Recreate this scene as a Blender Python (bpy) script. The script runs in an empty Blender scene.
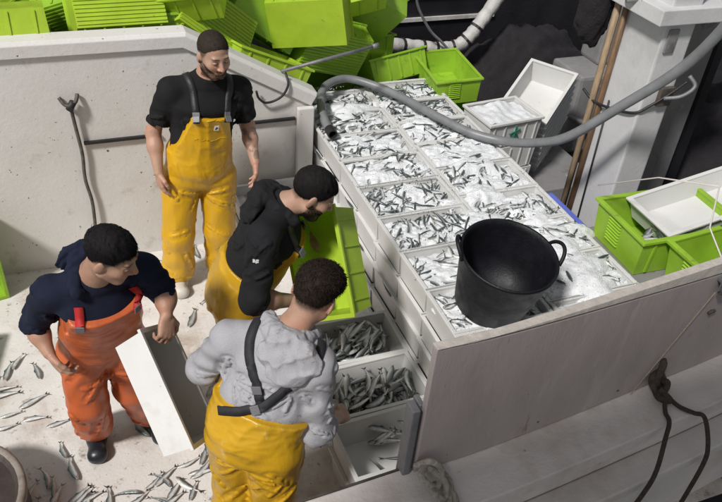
import bpy, bmesh, math, random
import numpy as np
from mathutils import Vector, Matrix, Euler

random.seed(7)
RNG = np.random.default_rng(7)
SC = bpy.context.scene
COL = SC.collection
rad = math.radians

# ------------------------------------------------------------------ camera, sky, sun, exposure
cam_d = bpy.data.cameras.new('camera')
cam_d.sensor_width = 36.0
cam_d.lens = 745.0 / 722.0 * 36.0
cam_d.clip_start = 0.05
cam_d.clip_end = 800.0
cam = bpy.data.objects.new('camera', cam_d)
COL.objects.link(cam)
_p, _y, _r = rad(37.0), rad(24.2), rad(-5.3)
_fw = Vector((math.sin(_y) * math.cos(_p), math.cos(_y) * math.cos(_p), -math.sin(_p)))
_rt = Vector((math.cos(_y), -math.sin(_y), 0))
_dn = _fw.cross(_rt)
_r2 = _rt * math.cos(_r) + _dn * math.sin(_r)
_d2 = -_rt * math.sin(_r) + _dn * math.cos(_r)
_m = Matrix((_r2, -_d2, -_fw)).transposed().to_4x4()
_m.translation = Vector((0, 0, 3.28))
cam.matrix_world = _m
SC.camera = cam

SUN_TO = Vector((-0.55, -0.36, 0.76)).normalized()      # direction towards the light
world = bpy.data.worlds.new('World')
SC.world = world
world.use_nodes = True
_nt = world.node_tree
_bg = _nt.nodes['Background']
_sky = _nt.nodes.new('ShaderNodeTexSky')
_sky.sky_type = 'NISHITA'
_sky.sun_disc = False
_sky.sun_elevation = math.asin(SUN_TO.z)
_sky.sun_rotation = math.atan2(SUN_TO.x, SUN_TO.y)
_hsv = _nt.nodes.new('ShaderNodeHueSaturation')
_hsv.inputs['Saturation'].default_value = 0.12
_nt.links.new(_sky.outputs[0], _hsv.inputs['Color'])
_nt.links.new(_hsv.outputs[0], _bg.inputs['Color'])
_bg.inputs['Strength'].default_value = 0.062

sun_d = bpy.data.lights.new('sun', 'SUN')
sun_d.energy = 3.1
sun_d.angle = rad(7.0)
sun_d.color = (1.0, 0.965, 0.92)
sun = bpy.data.objects.new('sun', sun_d)
COL.objects.link(sun)
sun.rotation_euler = (-SUN_TO).to_track_quat('-Z', 'Y').to_euler()

SC.view_settings.view_transform = 'Standard'
SC.view_settings.look = 'None'
SC.view_settings.gamma = 1.0
SC.view_settings.use_curve_mapping = False
SC.view_settings.exposure = 0.36

# ------------------------------------------------------------------ materials
MATS = {}
def mat(name, col, rough=0.6, var=0.12, vscale=6.0, bump=0.0, bscale=40.0, spots=None, metal=0.0, spec=0.5,
        coat=0.0, attr=None, sss=0.0, rvar=0.0, stretch=None, dirt=None, trans=0.0, tint=None, wrinkle=None, wet=None, transl=0.0):
    """procedural principled material. spots / dirt: list of (colour, scale, threshold, softness[, detail])"""
    if name in MATS: return MATS[name]
    m = bpy.data.materials.new(name); m.use_nodes = True
    nt = m.node_tree; N = nt.nodes; L = nt.links
    b = N['Principled BSDF']
    tc = N.new('ShaderNodeTexCoord')
    co = tc.outputs['Object']
    if stretch:
        mp = N.new('ShaderNodeMapping'); mp.inputs['Scale'].default_value = stretch
        L.new(co, mp.inputs['Vector']); co = mp.outputs[0]
    def noise(scale, detail=5.0, rgh=0.6):
        n = N.new('ShaderNodeTexNoise'); n.inputs['Scale'].default_value = scale
        n.inputs['Detail'].default_value = detail; n.inputs['Roughness'].default_value = rgh
        L.new(co, n.inputs['Vector']); return n.outputs['Fac']
    def mixc(fac, a, bcol):
        x = N.new('ShaderNodeMix'); x.data_type = 'RGBA'
        if isinstance(fac, float): x.inputs[0].default_value = fac
        else: L.new(fac, x.inputs[0])
        for i, c in ((6, a), (7, bcol)):
            if isinstance(c, tuple): x.inputs[i].default_value = (*c[:3], 1)
            else: L.new(c, x.inputs[i])
        return x.outputs[2]
    def ramp(fac, lo, hi):
        r = N.new('ShaderNodeMapRange'); r.inputs[1].default_value = lo; r.inputs[2].default_value = hi
        L.new(fac, r.inputs[0]); return r.outputs[0]
    if attr:
        a = N.new('ShaderNodeAttribute'); a.attribute_name = attr
        base = a.outputs['Color']
    else:
        base = tuple(col)
    if var > 0:
        n1 = noise(vscale)
        if attr:
            x = N.new('ShaderNodeMix'); x.data_type = 'RGBA'; x.blend_type = 'MULTIPLY'
            x.inputs[0].default_value = 1.0
            L.new(base, x.inputs[6])
            g = N.new('ShaderNodeMapRange'); g.inputs[1].default_value = .3; g.inputs[2].default_value = .7
            g.inputs[3].default_value = 1 - var; g.inputs[4].default_value = 1 + var
            L.new(n1, g.inputs[0]); L.new(g.outputs[0], x.inputs[7]); base = x.outputs[2]
        else:
            t = tint or (1, 1, 1)
            dk = tuple(c * (1 - var) * k for c, k in zip(col, t)); lt = tuple(min(1, c * (1 + var)) for c in col)
            base = mixc(ramp(n1, .3, .7), dk, lt)
    for s in (spots or []):
        c, sc_, th, soft = s[:4]
        n = noise(sc_, s[4] if len(s) > 4 else 4.0, .65)
        base = mixc(ramp(n, th, th + soft), base, tuple(c))
    if isinstance(base, tuple): b.inputs['Base Color'].default_value = (*base[:3], 1)
    else: L.new(base, b.inputs['Base Color'])
    b.inputs['Metallic'].default_value = metal
    b.inputs['Specular IOR Level'].default_value = spec
    b.inputs['Coat Weight'].default_value = coat
    b.inputs['Coat Roughness'].default_value = 0.25
    if trans: b.inputs['Transmission Weight'].default_value = trans
    if sss:
        b.inputs['Subsurface Weight'].default_value = sss
        b.inputs['Subsurface Radius'].default_value = (0.012, 0.005, 0.003)
        b.inputs['Subsurface Scale'].default_value = 1.0
    if rvar:
        n = noise(vscale * 2.3, 4)
        r = N.new('ShaderNodeMapRange'); r.inputs[1].default_value = .3; r.inputs[2].default_value = .7
        r.inputs[3].default_value = max(0.05, rough - rvar); r.inputs[4].default_value = min(1, rough + rvar)
        L.new(n, r.inputs[0]); L.new(r.outputs[0], b.inputs['Roughness'])
    else:
        b.inputs['Roughness'].default_value = rough
    if wet:                                                  # glossy wet patches
        wn_ = ramp(noise(wet[0], 5, .6), wet[1], wet[1] + .06)
        rm = N.new('ShaderNodeMix'); L.new(wn_, rm.inputs[0]); rm.inputs[2].default_value = rough; rm.inputs[3].default_value = .10
        L.new(rm.outputs[0], b.inputs['Roughness'])
    if transl:
        ts = N.new('ShaderNodeBsdfTranslucent'); ms = N.new('ShaderNodeMixShader'); ms.inputs[0].default_value = transl
        if isinstance(base, tuple): ts.inputs[0].default_value = (*base[:3], 1)
        else: L.new(base, ts.inputs[0])
        L.new(b.outputs[0], ms.inputs[1]); L.new(ts.outputs[0], ms.inputs[2]); L.new(ms.outputs[0], N['Material Output'].inputs[0])
    if bump:
        n = noise(bscale, 6, .65)
        bp = N.new('ShaderNodeBump'); bp.inputs['Strength'].default_value = min(1, bump); bp.inputs['Distance'].default_value = 0.01 * max(1, bump)
        L.new(n, bp.inputs['Height']); L.new(bp.outputs[0], b.inputs['Normal'])
        if wrinkle:                                          # sharp creases: (scale, depth, map stretch)
            mp = N.new('ShaderNodeMapping'); mp.inputs['Scale'].default_value = wrinkle[2]; mp.inputs['Rotation'].default_value = (.3, .5, .4)
            L.new(tc.outputs['Object'], mp.inputs['Vector'])
            rn = N.new('ShaderNodeTexNoise'); rn.noise_type = 'RIDGED_MULTIFRACTAL'; rn.inputs['Scale'].default_value = wrinkle[0]
            rn.inputs['Detail'].default_value = 2.5; rn.inputs['Distortion'].default_value = .6
            L.new(mp.outputs[0], rn.inputs['Vector'])
            b2 = N.new('ShaderNodeBump'); b2.inputs['Strength'].default_value = .8; b2.inputs['Distance'].default_value = wrinkle[1]
            L.new(rn.outputs['Fac'], b2.inputs['Height']); L.new(bp.outputs[0], b2.inputs['Normal']); L.new(b2.outputs[0], b.inputs['Normal'])
    MATS[name] = m
    return m

# ------------------------------------------------------------------ mesh helpers
def mesh_from(name, V, F, smooth=False, cols=None):
    me = bpy.data.meshes.new(name)
    me.from_pydata([tuple(v) for v in V], [], [tuple(f) for f in F])
    if smooth: me.polygons.foreach_set('use_smooth', [True] * len(me.polygons))
    if cols is not None:
        ca = me.color_attributes.new('Col', 'FLOAT_COLOR', 'POINT')
        c = np.ones((len(V), 4), np.float32); c[:, :3] = cols
        ca.data.foreach_set('color', c.ravel())
    me.update()
    return me

def np_mesh(name, V, Q, smooth=True, cols=None):
    """fast mesh from numpy vertices and quads/tris (n,4) or (n,3)"""
    me = bpy.data.meshes.new(name)
    k = Q.shape[1]
    me.vertices.add(len(V)); me.vertices.foreach_set('co', np.asarray(V, np.float32).ravel())
    me.loops.add(Q.size); me.loops.foreach_set('vertex_index', Q.astype(np.int32).ravel())
    me.polygons.add(len(Q)); me.polygons.foreach_set('loop_start', np.arange(0, Q.size, k, dtype=np.int32))
    if smooth: me.polygons.foreach_set('use_smooth', np.ones(len(Q), bool))
    me.update(calc_edges=True); me.validate()
    if cols is not None:
        ca = me.color_attributes.new('Col', 'FLOAT_COLOR', 'POINT')
        c = np.ones((len(V), 4), np.float32); c[:, :3] = cols
        ca.data.foreach_set('color', c.ravel())
    return me

def link(name, me, m=None, parent=None):
    o = bpy.data.objects.new(name, me); COL.objects.link(o)
    if m is not None and me is not None and not me.materials: me.materials.append(m)
    if parent is not None: o.parent = parent
    return o

def tag(o, label=None, cat=None, group=None, kind=None):
    if label: o['label'] = label
    if cat: o['category'] = cat
    if group: o['group'] = group
    if kind: o['kind'] = kind
    return o

def thing(name, label, cat, loc=(0, 0, 0), rot=(0, 0, 0), group=None):
    o = bpy.data.objects.new(name, None); COL.objects.link(o)
    o.empty_display_size = 0.05
    o.location = loc; o.rotation_euler = rot
    return tag(o, label, cat, group)

class MB:
    def __init__(self): self.v = []; self.f = []
    def add(self, V, F):
        o = len(self.v); self.v += [tuple(x) for x in V]; self.f += [tuple(i + o for i in q) for q in F]; return self
    def box(self, lo, hi, M=None):
        x0, y0, z0 = lo; x1, y1, z1 = hi
        V = [Vector(p) for p in ((x0,y0,z0),(x1,y0,z0),(x1,y1,z0),(x0,y1,z0),(x0,y0,z1),(x1,y0,z1),(x1,y1,z1),(x0,y1,z1))]
        if M is not None: V = [M @ p for p in V]
        return self.add(V, [(3,2,1,0),(4,5,6,7),(0,1,5,4),(1,2,6,5),(2,3,7,6),(3,0,4,7)])
    def prism(self, poly, axis_from, axis_to):
        """poly: list of Vector offsets; swept from axis_from to axis_to"""
        n = len(poly); a = Vector(axis_from); b = Vector(axis_to)
        V = [a + p for p in poly] + [b + p for p in poly]
        return self.add(V, [tuple(range(n))[::-1], tuple(range(n, 2 * n))] + [(i, (i+1) % n, n + (i+1) % n, n + i) for i in range(n)])
    def tube(self, pts, r, n=8, cap=True):
        pts = [Vector(p) for p in pts]
        rs = r if isinstance(r, (list, tuple)) else [r] * len(pts)
        ref = None; rings = []
        for i, p in enumerate(pts):
            t = (pts[min(i+1, len(pts)-1)] - pts[max(i-1, 0)])
            t = t.normalized() if t.length > 1e-9 else Vector((0, 0, 1))
            if ref is None:
                ref = Vector((0, 0, 1)) if abs(t.z) < .9 else Vector((1, 0, 0))
            ref = (ref - t * ref.dot(t)).normalized(); bn = t.cross(ref)
            rings.append([p + (ref * math.cos(2*math.pi*k/n) + bn * math.sin(2*math.pi*k/n)) * rs[i] for k in range(n)])
        V = [q for ring in rings for q in ring]; F = []
        for i in range(len(pts) - 1):
            for k in range(n):
                F.append((i*n + k, i*n + (k+1) % n, (i+1)*n + (k+1) % n, (i+1)*n + k))
        if cap:
            F.append(tuple(range(n))[::-1]); F.append(tuple((len(pts)-1)*n + k for k in range(n)))
        return self.add(V, F)
    def lathe(self, prof, n=32, M=None, caps=False):
        V = []; F = []
        for (r, z) in prof:
            for k in range(n):
                p = Vector((r * math.cos(2*math.pi*k/n), r * math.sin(2*math.pi*k/n), z))
                V.append(M @ p if M is not None else p)
        for i in range(len(prof) - 1):
            for k in range(n):
                F.append((i*n + k, i*n + (k+1) % n, (i+1)*n + (k+1) % n, (i+1)*n + k))
        return self.add(V, F)
    def mesh(self, name, smooth=False, bevel=0.0, seg=2):
        me = mesh_from(name, self.v, self.f, smooth)
        if bevel:
            bm = bmesh.new(); bm.from_mesh(me)
            bmesh.ops.remove_doubles(bm, verts=bm.verts, dist=1e-5)
            ed = [e for e in bm.edges if len(e.link_faces) == 2 and e.calc_face_angle(0) > .5]
            bmesh.ops.bevel(bm, geom=ed, offset=bevel, segments=seg, profile=.6, affect='EDGES')
            bm.to_mesh(me); bm.free()
            if smooth: me.polygons.foreach_set('use_smooth', [True] * len(me.polygons))
        return me
    def obj(self, name, m, parent=None, smooth=False, bevel=0.0):
        return link(name, self.mesh(name, smooth, bevel), m, parent)

def spline(pts, n=10):
    """Catmull-Rom through points"""
    P = [np.array(p, float) for p in pts]; P = [2*P[0]-P[1]] + P + [2*P[-1]-P[-2]]; out = []
    for i in range(1, len(P) - 2):
        for k in range(n):
            t = k / n; a, b, c, d = P[i-1], P[i], P[i+1], P[i+2]
            out.append(.5*((2*b) + (-a+c)*t + (2*a-5*b+4*c-d)*t*t + (-a+3*b-3*c+d)*t**3))
    out.append(P[-2]); return out

def wnoise(P, seed, f, oct=3, warp=1.2):
    """cheap smooth noise, about -1..1"""
    g = np.random.default_rng(seed); s = np.zeros(len(P), np.float32); tot = 0; a = 1.0
    for i in range(oct):
        for j in range(2):
            d = g.normal(size=3); d *= f * (1.9**i) / np.linalg.norm(d)
            e = g.normal(size=3); e *= f * .8 * (1.9**i) / np.linalg.norm(e)
            s += a * np.sin(P @ d + g.uniform(0, 6.28) + warp * np.sin(P @ e + g.uniform(0, 6.28)))
        tot += a * 1.5; a *= .55
    return s / tot
# ------------------------------------------------------------------ setting: sea, deck, bulwark
M_deck = mat('deck_paint', (.64, .615, .59), .45, .12, 2.2, .35, 55, wet=(1.9, .50),
             spots=[((.30, .215, .155), 1.7, .50, .22, 6), ((.62, .60, .57), 3.1, .52, .1, 6), ((.18, .13, .09), 9.0, .61, .10, 7), ((.05, .045, .04), 42, .68, .04, 3), ((.10, .06, .04), 17, .69, .05, 5), ((.36, .26, .19), 22, .62, .08, 5)])
M_wall = mat('bulwark_paint', (.62, .61, .60), .55, .05, 1.6, .2, 38, rvar=.1, tint=(1, .985, .95),
             spots=[((.50, .475, .44), 1.1, .54, .25, 6), ((.07, .065, .06), 30, .69, .03, 3), ((.46, .43, .39), 5, .60, .12, 6), ((.30, .25, .19), 60, .70, .05, 3), ((.05, .05, .05), 11, .73, .02, 6)])
M_grey = mat('grey_deck_paint', (.20, .195, .20), .5, .2, 3, .3, 50, spots=[((.10, .09, .09), 5, .58, .15), ((.34, .33, .33), 8, .66, .06)])
M_dark = mat('night_black', (.010, .009, .012), .5, .4, 4, .4, 30)  # near-black base colour stands in for unlit night on the far surfaces
M_sea = mat('sea_water', (.002, .0025, .004), .12, .2, 2, .5, 9)
M_rail = mat('rail_paint', (.64, .60, .575), .5, .1, 3, .4, 40, spots=[((.20, .15, .12), 14, .70, .05, 4), ((.44, .37, .33), 2.2, .5, .25, 5)])
M_panel = mat('panel_shade_paint', (.34, .295, .29), .5, .08, 2.5, .2, 30, stretch=(2.2, 2.2, .7), spots=[((.44, .40, .39), 2.6, .56, .2, 6), ((.12, .075, .05), 9, .68, .05, 6)] + [((.27, .225, .215), 3.5, .55, .3, 5), ((.16, .11, .08), 7, .66, .08, 6), ((.08, .06, .05), 34, .74, .03, 3)])  # base colour darkened as shade on this face; spots are streaks and stains
M_wood = mat('bare_wood', (.42, .31, .19), .7, .3, 12, .5, 80, stretch=(1, 12, 12))
M_black = mat('black_rubber', (.014, .013, .015), .5, .25, 10, .3, 90)
M_steel = mat('dull_steel', (.17, .17, .18), .5, .25, 8, .3, 60, metal=.3)
M_rust = mat('stained_steel', (.09, .075, .065), .6, .35, 12, .5, 60, metal=.3)

def grid_sheet(x0, x1, y0, y1, z, nx, ny, amp=0, seed=1, fr=2.0, skip=None):
    X, Y = np.meshgrid(np.linspace(x0, x1, nx), np.linspace(y0, y1, ny), indexing='ij')
    V = np.stack([X.ravel(), Y.ravel(), np.zeros(X.size)], 1)
    V[:, 2] = z + (amp * wnoise(V, seed, fr) if amp else 0)
    i, j = np.meshgrid(np.arange(nx-1), np.arange(ny-1), indexing='ij'); a = (i*ny + j).ravel()
    Q = np.stack([a, a+ny, a+ny+1, a+1], 1)
    return V, Q

V, Q = grid_sheet(-300, 300, -300, 300, -1.3, 2, 2)
tag(link('sea', np_mesh('sea', V, Q, False), M_sea), 'black night water around the boat', kind='structure')
V, Q = grid_sheet(-3.0, 2.95, 1.45, 4.6, 0, 130, 70, .004, 3, 5)
tag(link('deck', np_mesh('deck', V, Q), M_deck), 'worn white deck with brown stains', kind='structure')
V, Q = grid_sheet(2.95, 4.15, 1.45, 6.6, 0.0, 30, 60, .004, 5, 4)
tag(link('side_deck', np_mesh('side_deck', V, Q), M_grey), 'grey painted side deck beyond the crates', kind='structure')
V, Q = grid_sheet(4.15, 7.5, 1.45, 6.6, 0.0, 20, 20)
tag(link('outer_deck', np_mesh('outer_deck', V, Q), M_dark), 'side deck beyond the column, coloured black for the unlit night', kind='structure')  # black colour replaces the missing darkness on this part of the deck
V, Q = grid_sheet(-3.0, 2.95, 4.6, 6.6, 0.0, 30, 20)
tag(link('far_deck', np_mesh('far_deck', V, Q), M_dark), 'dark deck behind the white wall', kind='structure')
hb = MB().box((-3.0, 1.47, -1.5), (7.5, 6.6, -0.03))
tag(hb.obj('hull', M_dark), kind='structure')

# white wall: thick slab with a chamfered cap, straight then running down to the stack
def poly_slab(pts, y0, y1):
    n = len(pts); mb = MB()
    V = [(x, y0, z) for x, z in pts] + [(x, y1, z) for x, z in pts]
    mb.add(V, [tuple(range(n)), tuple(range(n, 2*n))[::-1]] + [((i+1) % n, i, n+i, n+(i+1) % n) for i in range(n)])
    return mb
wall = thing('bulwark_wall', 'chipped white bulwark wall with sloping top behind the standing man', 'wall', (0, 4.335, 0))
mb = poly_slab([(-3, -.02), (1.50, -.02), (1.50, 1.055), (1.30, 1.185), (.68, 1.535), (-3, 1.555)], .018, .115)
o = mb.obj('panel', M_wall, wall, bevel=.006)
cap = MB()
sec = [(-.004, -.045), (-.004, .028), (.012, .05), (.13, .05), (.145, .03), (.145, -.02)]
st_ = [Vector((-3, 0, 1.55)), Vector((.675, 0, 1.53)), Vector((1.505, 0, 1.06))]
nn_ = [(Vector((0, 0, 1))), Vector((.255, 0, .967)), Vector((.49, 0, .87))]
V_ = [p_ + n_*z + Vector((0, y, 0)) for p_, n_ in zip(st_, nn_) for y, z in sec]; F_ = []
for i in range(2):
    for k in range(6): F_.append((6*i+k, 6*i+(k+1) % 6, 6*i+6+(k+1) % 6, 6*i+6+k))
cap.add(V_, [f[::-1] for f in F_] + [(0, 1, 2, 3, 4, 5), (17, 16, 15, 14, 13, 12)])
cap.obj('cap_rail', M_wall, wall, bevel=.004)
MB().box((.02, -.006, .912), (.48, .014, .930)).obj('batten', M_black, wall)
MB().box((.99, -.006, .928), (1.375, .014, .946)).obj('batten', M_black, wall)
MB().box((1.385, -.035, -.0), (1.498, .010, 1.02)).obj('corner_post', M_wall, wall, bevel=.008)

# near bulwark: rail cap, fold-up panel with post, lower ledge
RAIL_IN = [(-1.6, 1.47), (.0, 1.50), (.545, 1.521), (.953, 1.54), (1.3, 1.555), (1.92, 1.614), (2.69, 1.703), (4.4, 1.93)]
def ribbon(pts, off0, off1, z0, z1, zt=None):
    """solid strip along a plan polyline between two offsets towards the viewer"""
    mb = MB(); P = spline([(x, y, 0) for x, y in pts], 6); secs = []
    for i, p in enumerate(P):
        t = P[min(i+1, len(P)-1)] - P[max(i-1, 0)]; t /= np.linalg.norm(t); nn = np.array((t[1], -t[0], 0))
        zz1 = z1 if zt is None else z1 + zt(p[0])
        secs.append([p + nn*off0 + (0, 0, z0), p + nn*off1 + (0, 0, z0), p + nn*off1 + (0, 0, zz1), p + nn*off0 + (0, 0, zz1)])
    V = [q for s in secs for q in s]; F = []
    for i in range(len(secs)-1):
        for k in range(4): F.append((4*i+k, 4*i+(k+1) % 4, 4*i+4+(k+1) % 4, 4*i+4+k))
    F += [(3, 2, 1, 0), tuple(4*(len(secs)-1)+k for k in range(4))]
    return mb.add(V, [f[::-1] for f in F])
rail = thing('bulwark_rail', 'broad pale rail of the near bulwark running along the bottom edge', 'rail', (0, 0, 0))
ribbon(RAIL_IN, .0, .235, .83, .90).obj('cap', M_rail, rail, bevel=.007)
ribbon(RAIL_IN, .03, .20, -1.4, .828).obj('side', M_rail, rail)
ribbon(RAIL_IN, .202, .33, .66, .715).obj('rubbing_strake', M_rail, rail, bevel=.008)
ribbon(RAIL_IN, -.012, -.002, .84, .897).obj('edge_strip', M_rust, rail)
PAN = [(.985, 1.543), (1.3, 1.556), (1.92, 1.616), (2.69, 1.705), (4.2, 1.905)]
pan = thing('folding_bulwark', 'fold-up bulwark panel coloured mauve grey for shade, standing on the near rail', 'panel', (0, 0, 0))
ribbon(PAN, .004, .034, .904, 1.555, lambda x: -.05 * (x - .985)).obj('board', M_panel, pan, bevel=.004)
ribbon(PAN, .001, .037, 1.5575, 1.565, lambda x: -.05 * (x - .985)).obj('top_edging', mat('worn_edge', (.50, .46, .42), .7, .15, 25, .4, 60), pan, bevel=.003)
post = MB().box((.938, 1.512, .60), (.970, 1.572, 1.26)); post.obj('steel_post', M_steel, pan, bevel=.006)
MB().box((.974, 1.535, .902), (.995, 1.59, 1.26)).obj('post_flange', M_steel, pan, bevel=.004)
MB().tube(spline([(1.30, 1.575, 1.43), (1.30, 1.59, 1.40), (1.305, 1.60, 1.37), (1.325, 1.60, 1.362), (1.335, 1.595, 1.385)], 5), .004, 6).obj('hook', M_rust, pan)
br = MB().box((2.33, 1.60, 1.463), (2.45, 1.70, 1.478)).box((2.33, 1.60, 1.42), (2.45, 1.606, 1.463)); br.obj('hinge_plate', M_steel, pan, bevel=.002)
MB().box((2.345, 1.592, 1.402), (2.40, 1.612, 1.424)).obj('hinge_barrel', M_rust, pan, bevel=.003)
sl = MB(); sl.tube([(2.37, 1.625, 1.27), (2.39, 1.628, 1.275), (2.41, 1.632, 1.27)], .008, 6); sl.obj('grip_slot', M_rust, pan)
# seam down the board
MB().tube([(2.33, 1.610, 1.41), (2.06, 1.585, .905)], .0015, 5).obj('seam_cord', M_wood, pan)

for bx, by in ((1.12, 1.552), (1.55, 1.583), (1.98, 1.626), (2.62, 1.703)):
    MB().lathe([(0, .004), (.006, .003), (.008, 0)], 10, Matrix.Translation((bx, by-.036, .955)) @ Matrix.Rotation(rad(90), 4, 'X')).obj('bolt', M_rust, pan)
# unseen sheet added above the viewpoint to shade the near panel and rail
cn = MB().add([(-1.75, .10, 4.2), (-1.75, -.62, 4.2), (-.7, -1.1, 4.2), (3.0, -2.6, 4.2), (3.0, .42, 4.2)], [(0, 1, 2, 3, 4)])
me = cn.mesh('shade_sheet'); bm = bmesh.new(); bm.from_mesh(me)
ex = bmesh.ops.extrude_face_region(bm, geom=bm.faces[:]); bmesh.ops.translate(bm, verts=[v for v in ex['geom'] if isinstance(v, bmesh.types.BMVert)], vec=(0, 0, .05)); bm.to_mesh(me); bm.free()
tag(link('shade_sheet', me, mat('shade_sheet_dark', (.12, .12, .13), .9)), 'unseen dark sheet added above the viewpoint to shade the near panel', 'shade_sheet')
# ------------------------------------------------------------------ crates
M_white = mat('white_crate_plastic', (.58, .58, .57), .42, .05, 4, .12, 60, sss=0.0, spots=[((.46, .43, .38), 3, .60, .2, 5), ((.22, .17, .13), 26, .70, .06, 4)])
M_green = mat('green_crate_plastic', (.34, .57, .045), .34, .14, 5, .12, 60, rvar=.1, spots=[((.46, .66, .06), 3, .56, .2, 4), ((.18, .38, .02), 7, .62, .12, 5), ((.70, .78, .60), 30, .70, .05, 4), ((.20, .26, .06), 13, .66, .06, 6)], transl=.28)
M_lime = mat('lime_crate_plastic', (.47, .66, .05), .34, .12, 5, .12, 60, rvar=.1, spots=[((.48, .60, .05), 3, .55, .2, 4), ((.75, .82, .62), 26, .68, .06, 5), ((.24, .30, .06), 12, .66, .06, 6)], transl=.30)

def crate_shell(L, W, H, t=.007, taper=.014, ribs=0, cleats=0, feet=False):
    mb = MB()
    a, b = L/2, W/2
    o0 = [(-a+taper, -b+taper, 0), (a-taper, -b+taper, 0), (a-taper, b-taper, 0), (-a+taper, b-taper, 0)]
    o1 = [(-a, -b, H), (a, -b, H), (a, b, H), (-a, b, H)]
    i1 = [(-a+t, -b+t, H), (a-t, -b+t, H), (a-t, b-t, H), (-a+t, b-t, H)]
    k = taper + t + .003
    i0 = [(-a+k, -b+k, .010), (a-k, -b+k, .010), (a-k, b-k, .010), (-a+k, b-k, .010)]
    V = o0 + o1 + i1 + i0; F = [(3, 2, 1, 0), (12, 13, 14, 15)]
    for i in range(4):
        j = (i+1) % 4
        F += [(i, j, 4+j, 4+i), (4+i, 4+j, 8+j, 8+i), (8+i, 8+j, 12+j, 12+i)]
    mb.add(V, F)
    for r in range(ribs):                                    # ribs under the floor
        y = -b + taper + .02 + (W - 2*taper - .04) * r / (ribs - 1)
        mb.box((-a+taper+.004, y-.004, -.007), (a-taper-.004, y+.004, .001))
    for c in range(cleats):                                  # upright ribs on the long sides
        x = -a + L * (c + .5) / cleats
        for s in (-1, 1):
            y0 = s*(b - taper); y1 = s*b
            mb.add([(x-.006, y0, .012), (x+.006, y0, .012), (x+.006, y0+s*.009, .012), (x-.006, y0+s*.009, .012), (x-.006, y1-s*.002, H-.016), (x+.006, y1-s*.002, H-.016), (x+.006, y1+s*.005, H-.016), (x-.006, y1+s*.005, H-.016)],
                   [(3,2,1,0),(4,5,6,7),(0,1,5,4),(1,2,6,5),(2,3,7,6),(3,0,4,7)])
    return mb.mesh('crate_shell')

def crate_rim(L, W, H, out=.012, inn=.010, h=.014):
    mb = MB(); a, b = L/2, W/2
    ring = lambda e, z: [(-a-e, -b-e, z), (a+e, -b-e, z), (a+e, b+e, z), (-a-e, b+e, z)]
    V = ring(out, H-h) + ring(out, H+.003) + ring(-inn, H+.003) + ring(-inn, H-h+.004)
    F = []
    for i in range(4):
        j = (i+1) % 4
        F += [(i, j, 4+j, 4+i), (4+i, 4+j, 8+j, 8+i), (8+i, 8+j, 12+j, 12+i), (12+i, 12+j, j, i)]
    mb.add(V, F)
    return mb.mesh('crate_rim', bevel=.0035, seg=2)

CL, CW, CH = .545, .330, .17
ME_ws = crate_shell(CL, CW, CH, cleats=5); ME_ws.materials.append(M_white)
ME_wr = crate_rim(CL, CW, CH); ME_wr.materials.append(M_white)
GL, GW, GH = .56, .36, .20
def green_set(m, ribs=13):
    s = crate_shell(GL, GW, GH, ribs=ribs, cleats=5 if ribs else 4); s.materials.append(m)
    r = crate_rim(GL, GW, GH, out=.014); r.materials.append(m)
    l = MB().add([(0, -.048, 0), (0, .048, 0), (.009, .045, .004), (.009, -.045, .004), (0, -.048, .010), (0, .048, .010)], [(0,1,2,3)[::-1], (3,2,5,4)[::-1], (0,3,4), (1,5,2)]).mesh('louvre'); l.materials.append(m)
    return s, r, l
GREEN_R = green_set(M_green); LIME_R = green_set(M_lime); GREEN = green_set(M_green, 0); LIME = green_set(M_lime, 0)

def put(me, name, parent, loc=(0, 0, 0), rot=(0, 0, 0)):
    o = bpy.data.objects.new(name, me); COL.objects.link(o); o.parent = parent; o.location = loc; o.rotation_euler = rot
    return o
def white_crate(label, loc, rot=(0, 0, 0), group=None, name='white_crate'):
    t = thing(name, label, 'crate', loc, rot, group)
    put(ME_ws, 'shell', t); put(ME_wr, 'rim', t)
    return t
def axes_rot(x, z):
    """euler whose local x (long side) and z (opening) point as given"""
    z = Vector(z).normalized(); x = Vector(x); x = (x - z * x.dot(z)).normalized(); y = z.cross(x)
    return Matrix((x, y, z)).transposed().to_euler()
def green_crate(label, loc, rot=(0, 0, 0), kind=GREEN, louvres=0, group=None, centre=True):
    """loc is the middle of the crate when centre is set, else the middle of its base"""
    e = Euler(rot) if not isinstance(rot, Euler) else rot
    p = Vector(loc)
    if centre: p = p - e.to_matrix() @ Vector((0, 0, GH/2))
    t = thing('green_crate', label, 'crate', p, e, group)
    put(kind[0], 'shell', t); put(kind[1], 'rim', t)
    for s in ((1, -1) if louvres else ()):
        for k in range(louvres):
            z = .045 + k * .0165
            x = GL/2 - .014 + .014 * z / GH
            put(kind[2], 'louvre', t, (s*(x+.0005), .03, z), (0, 0, 0 if s > 0 else math.pi))
    return t

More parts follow.
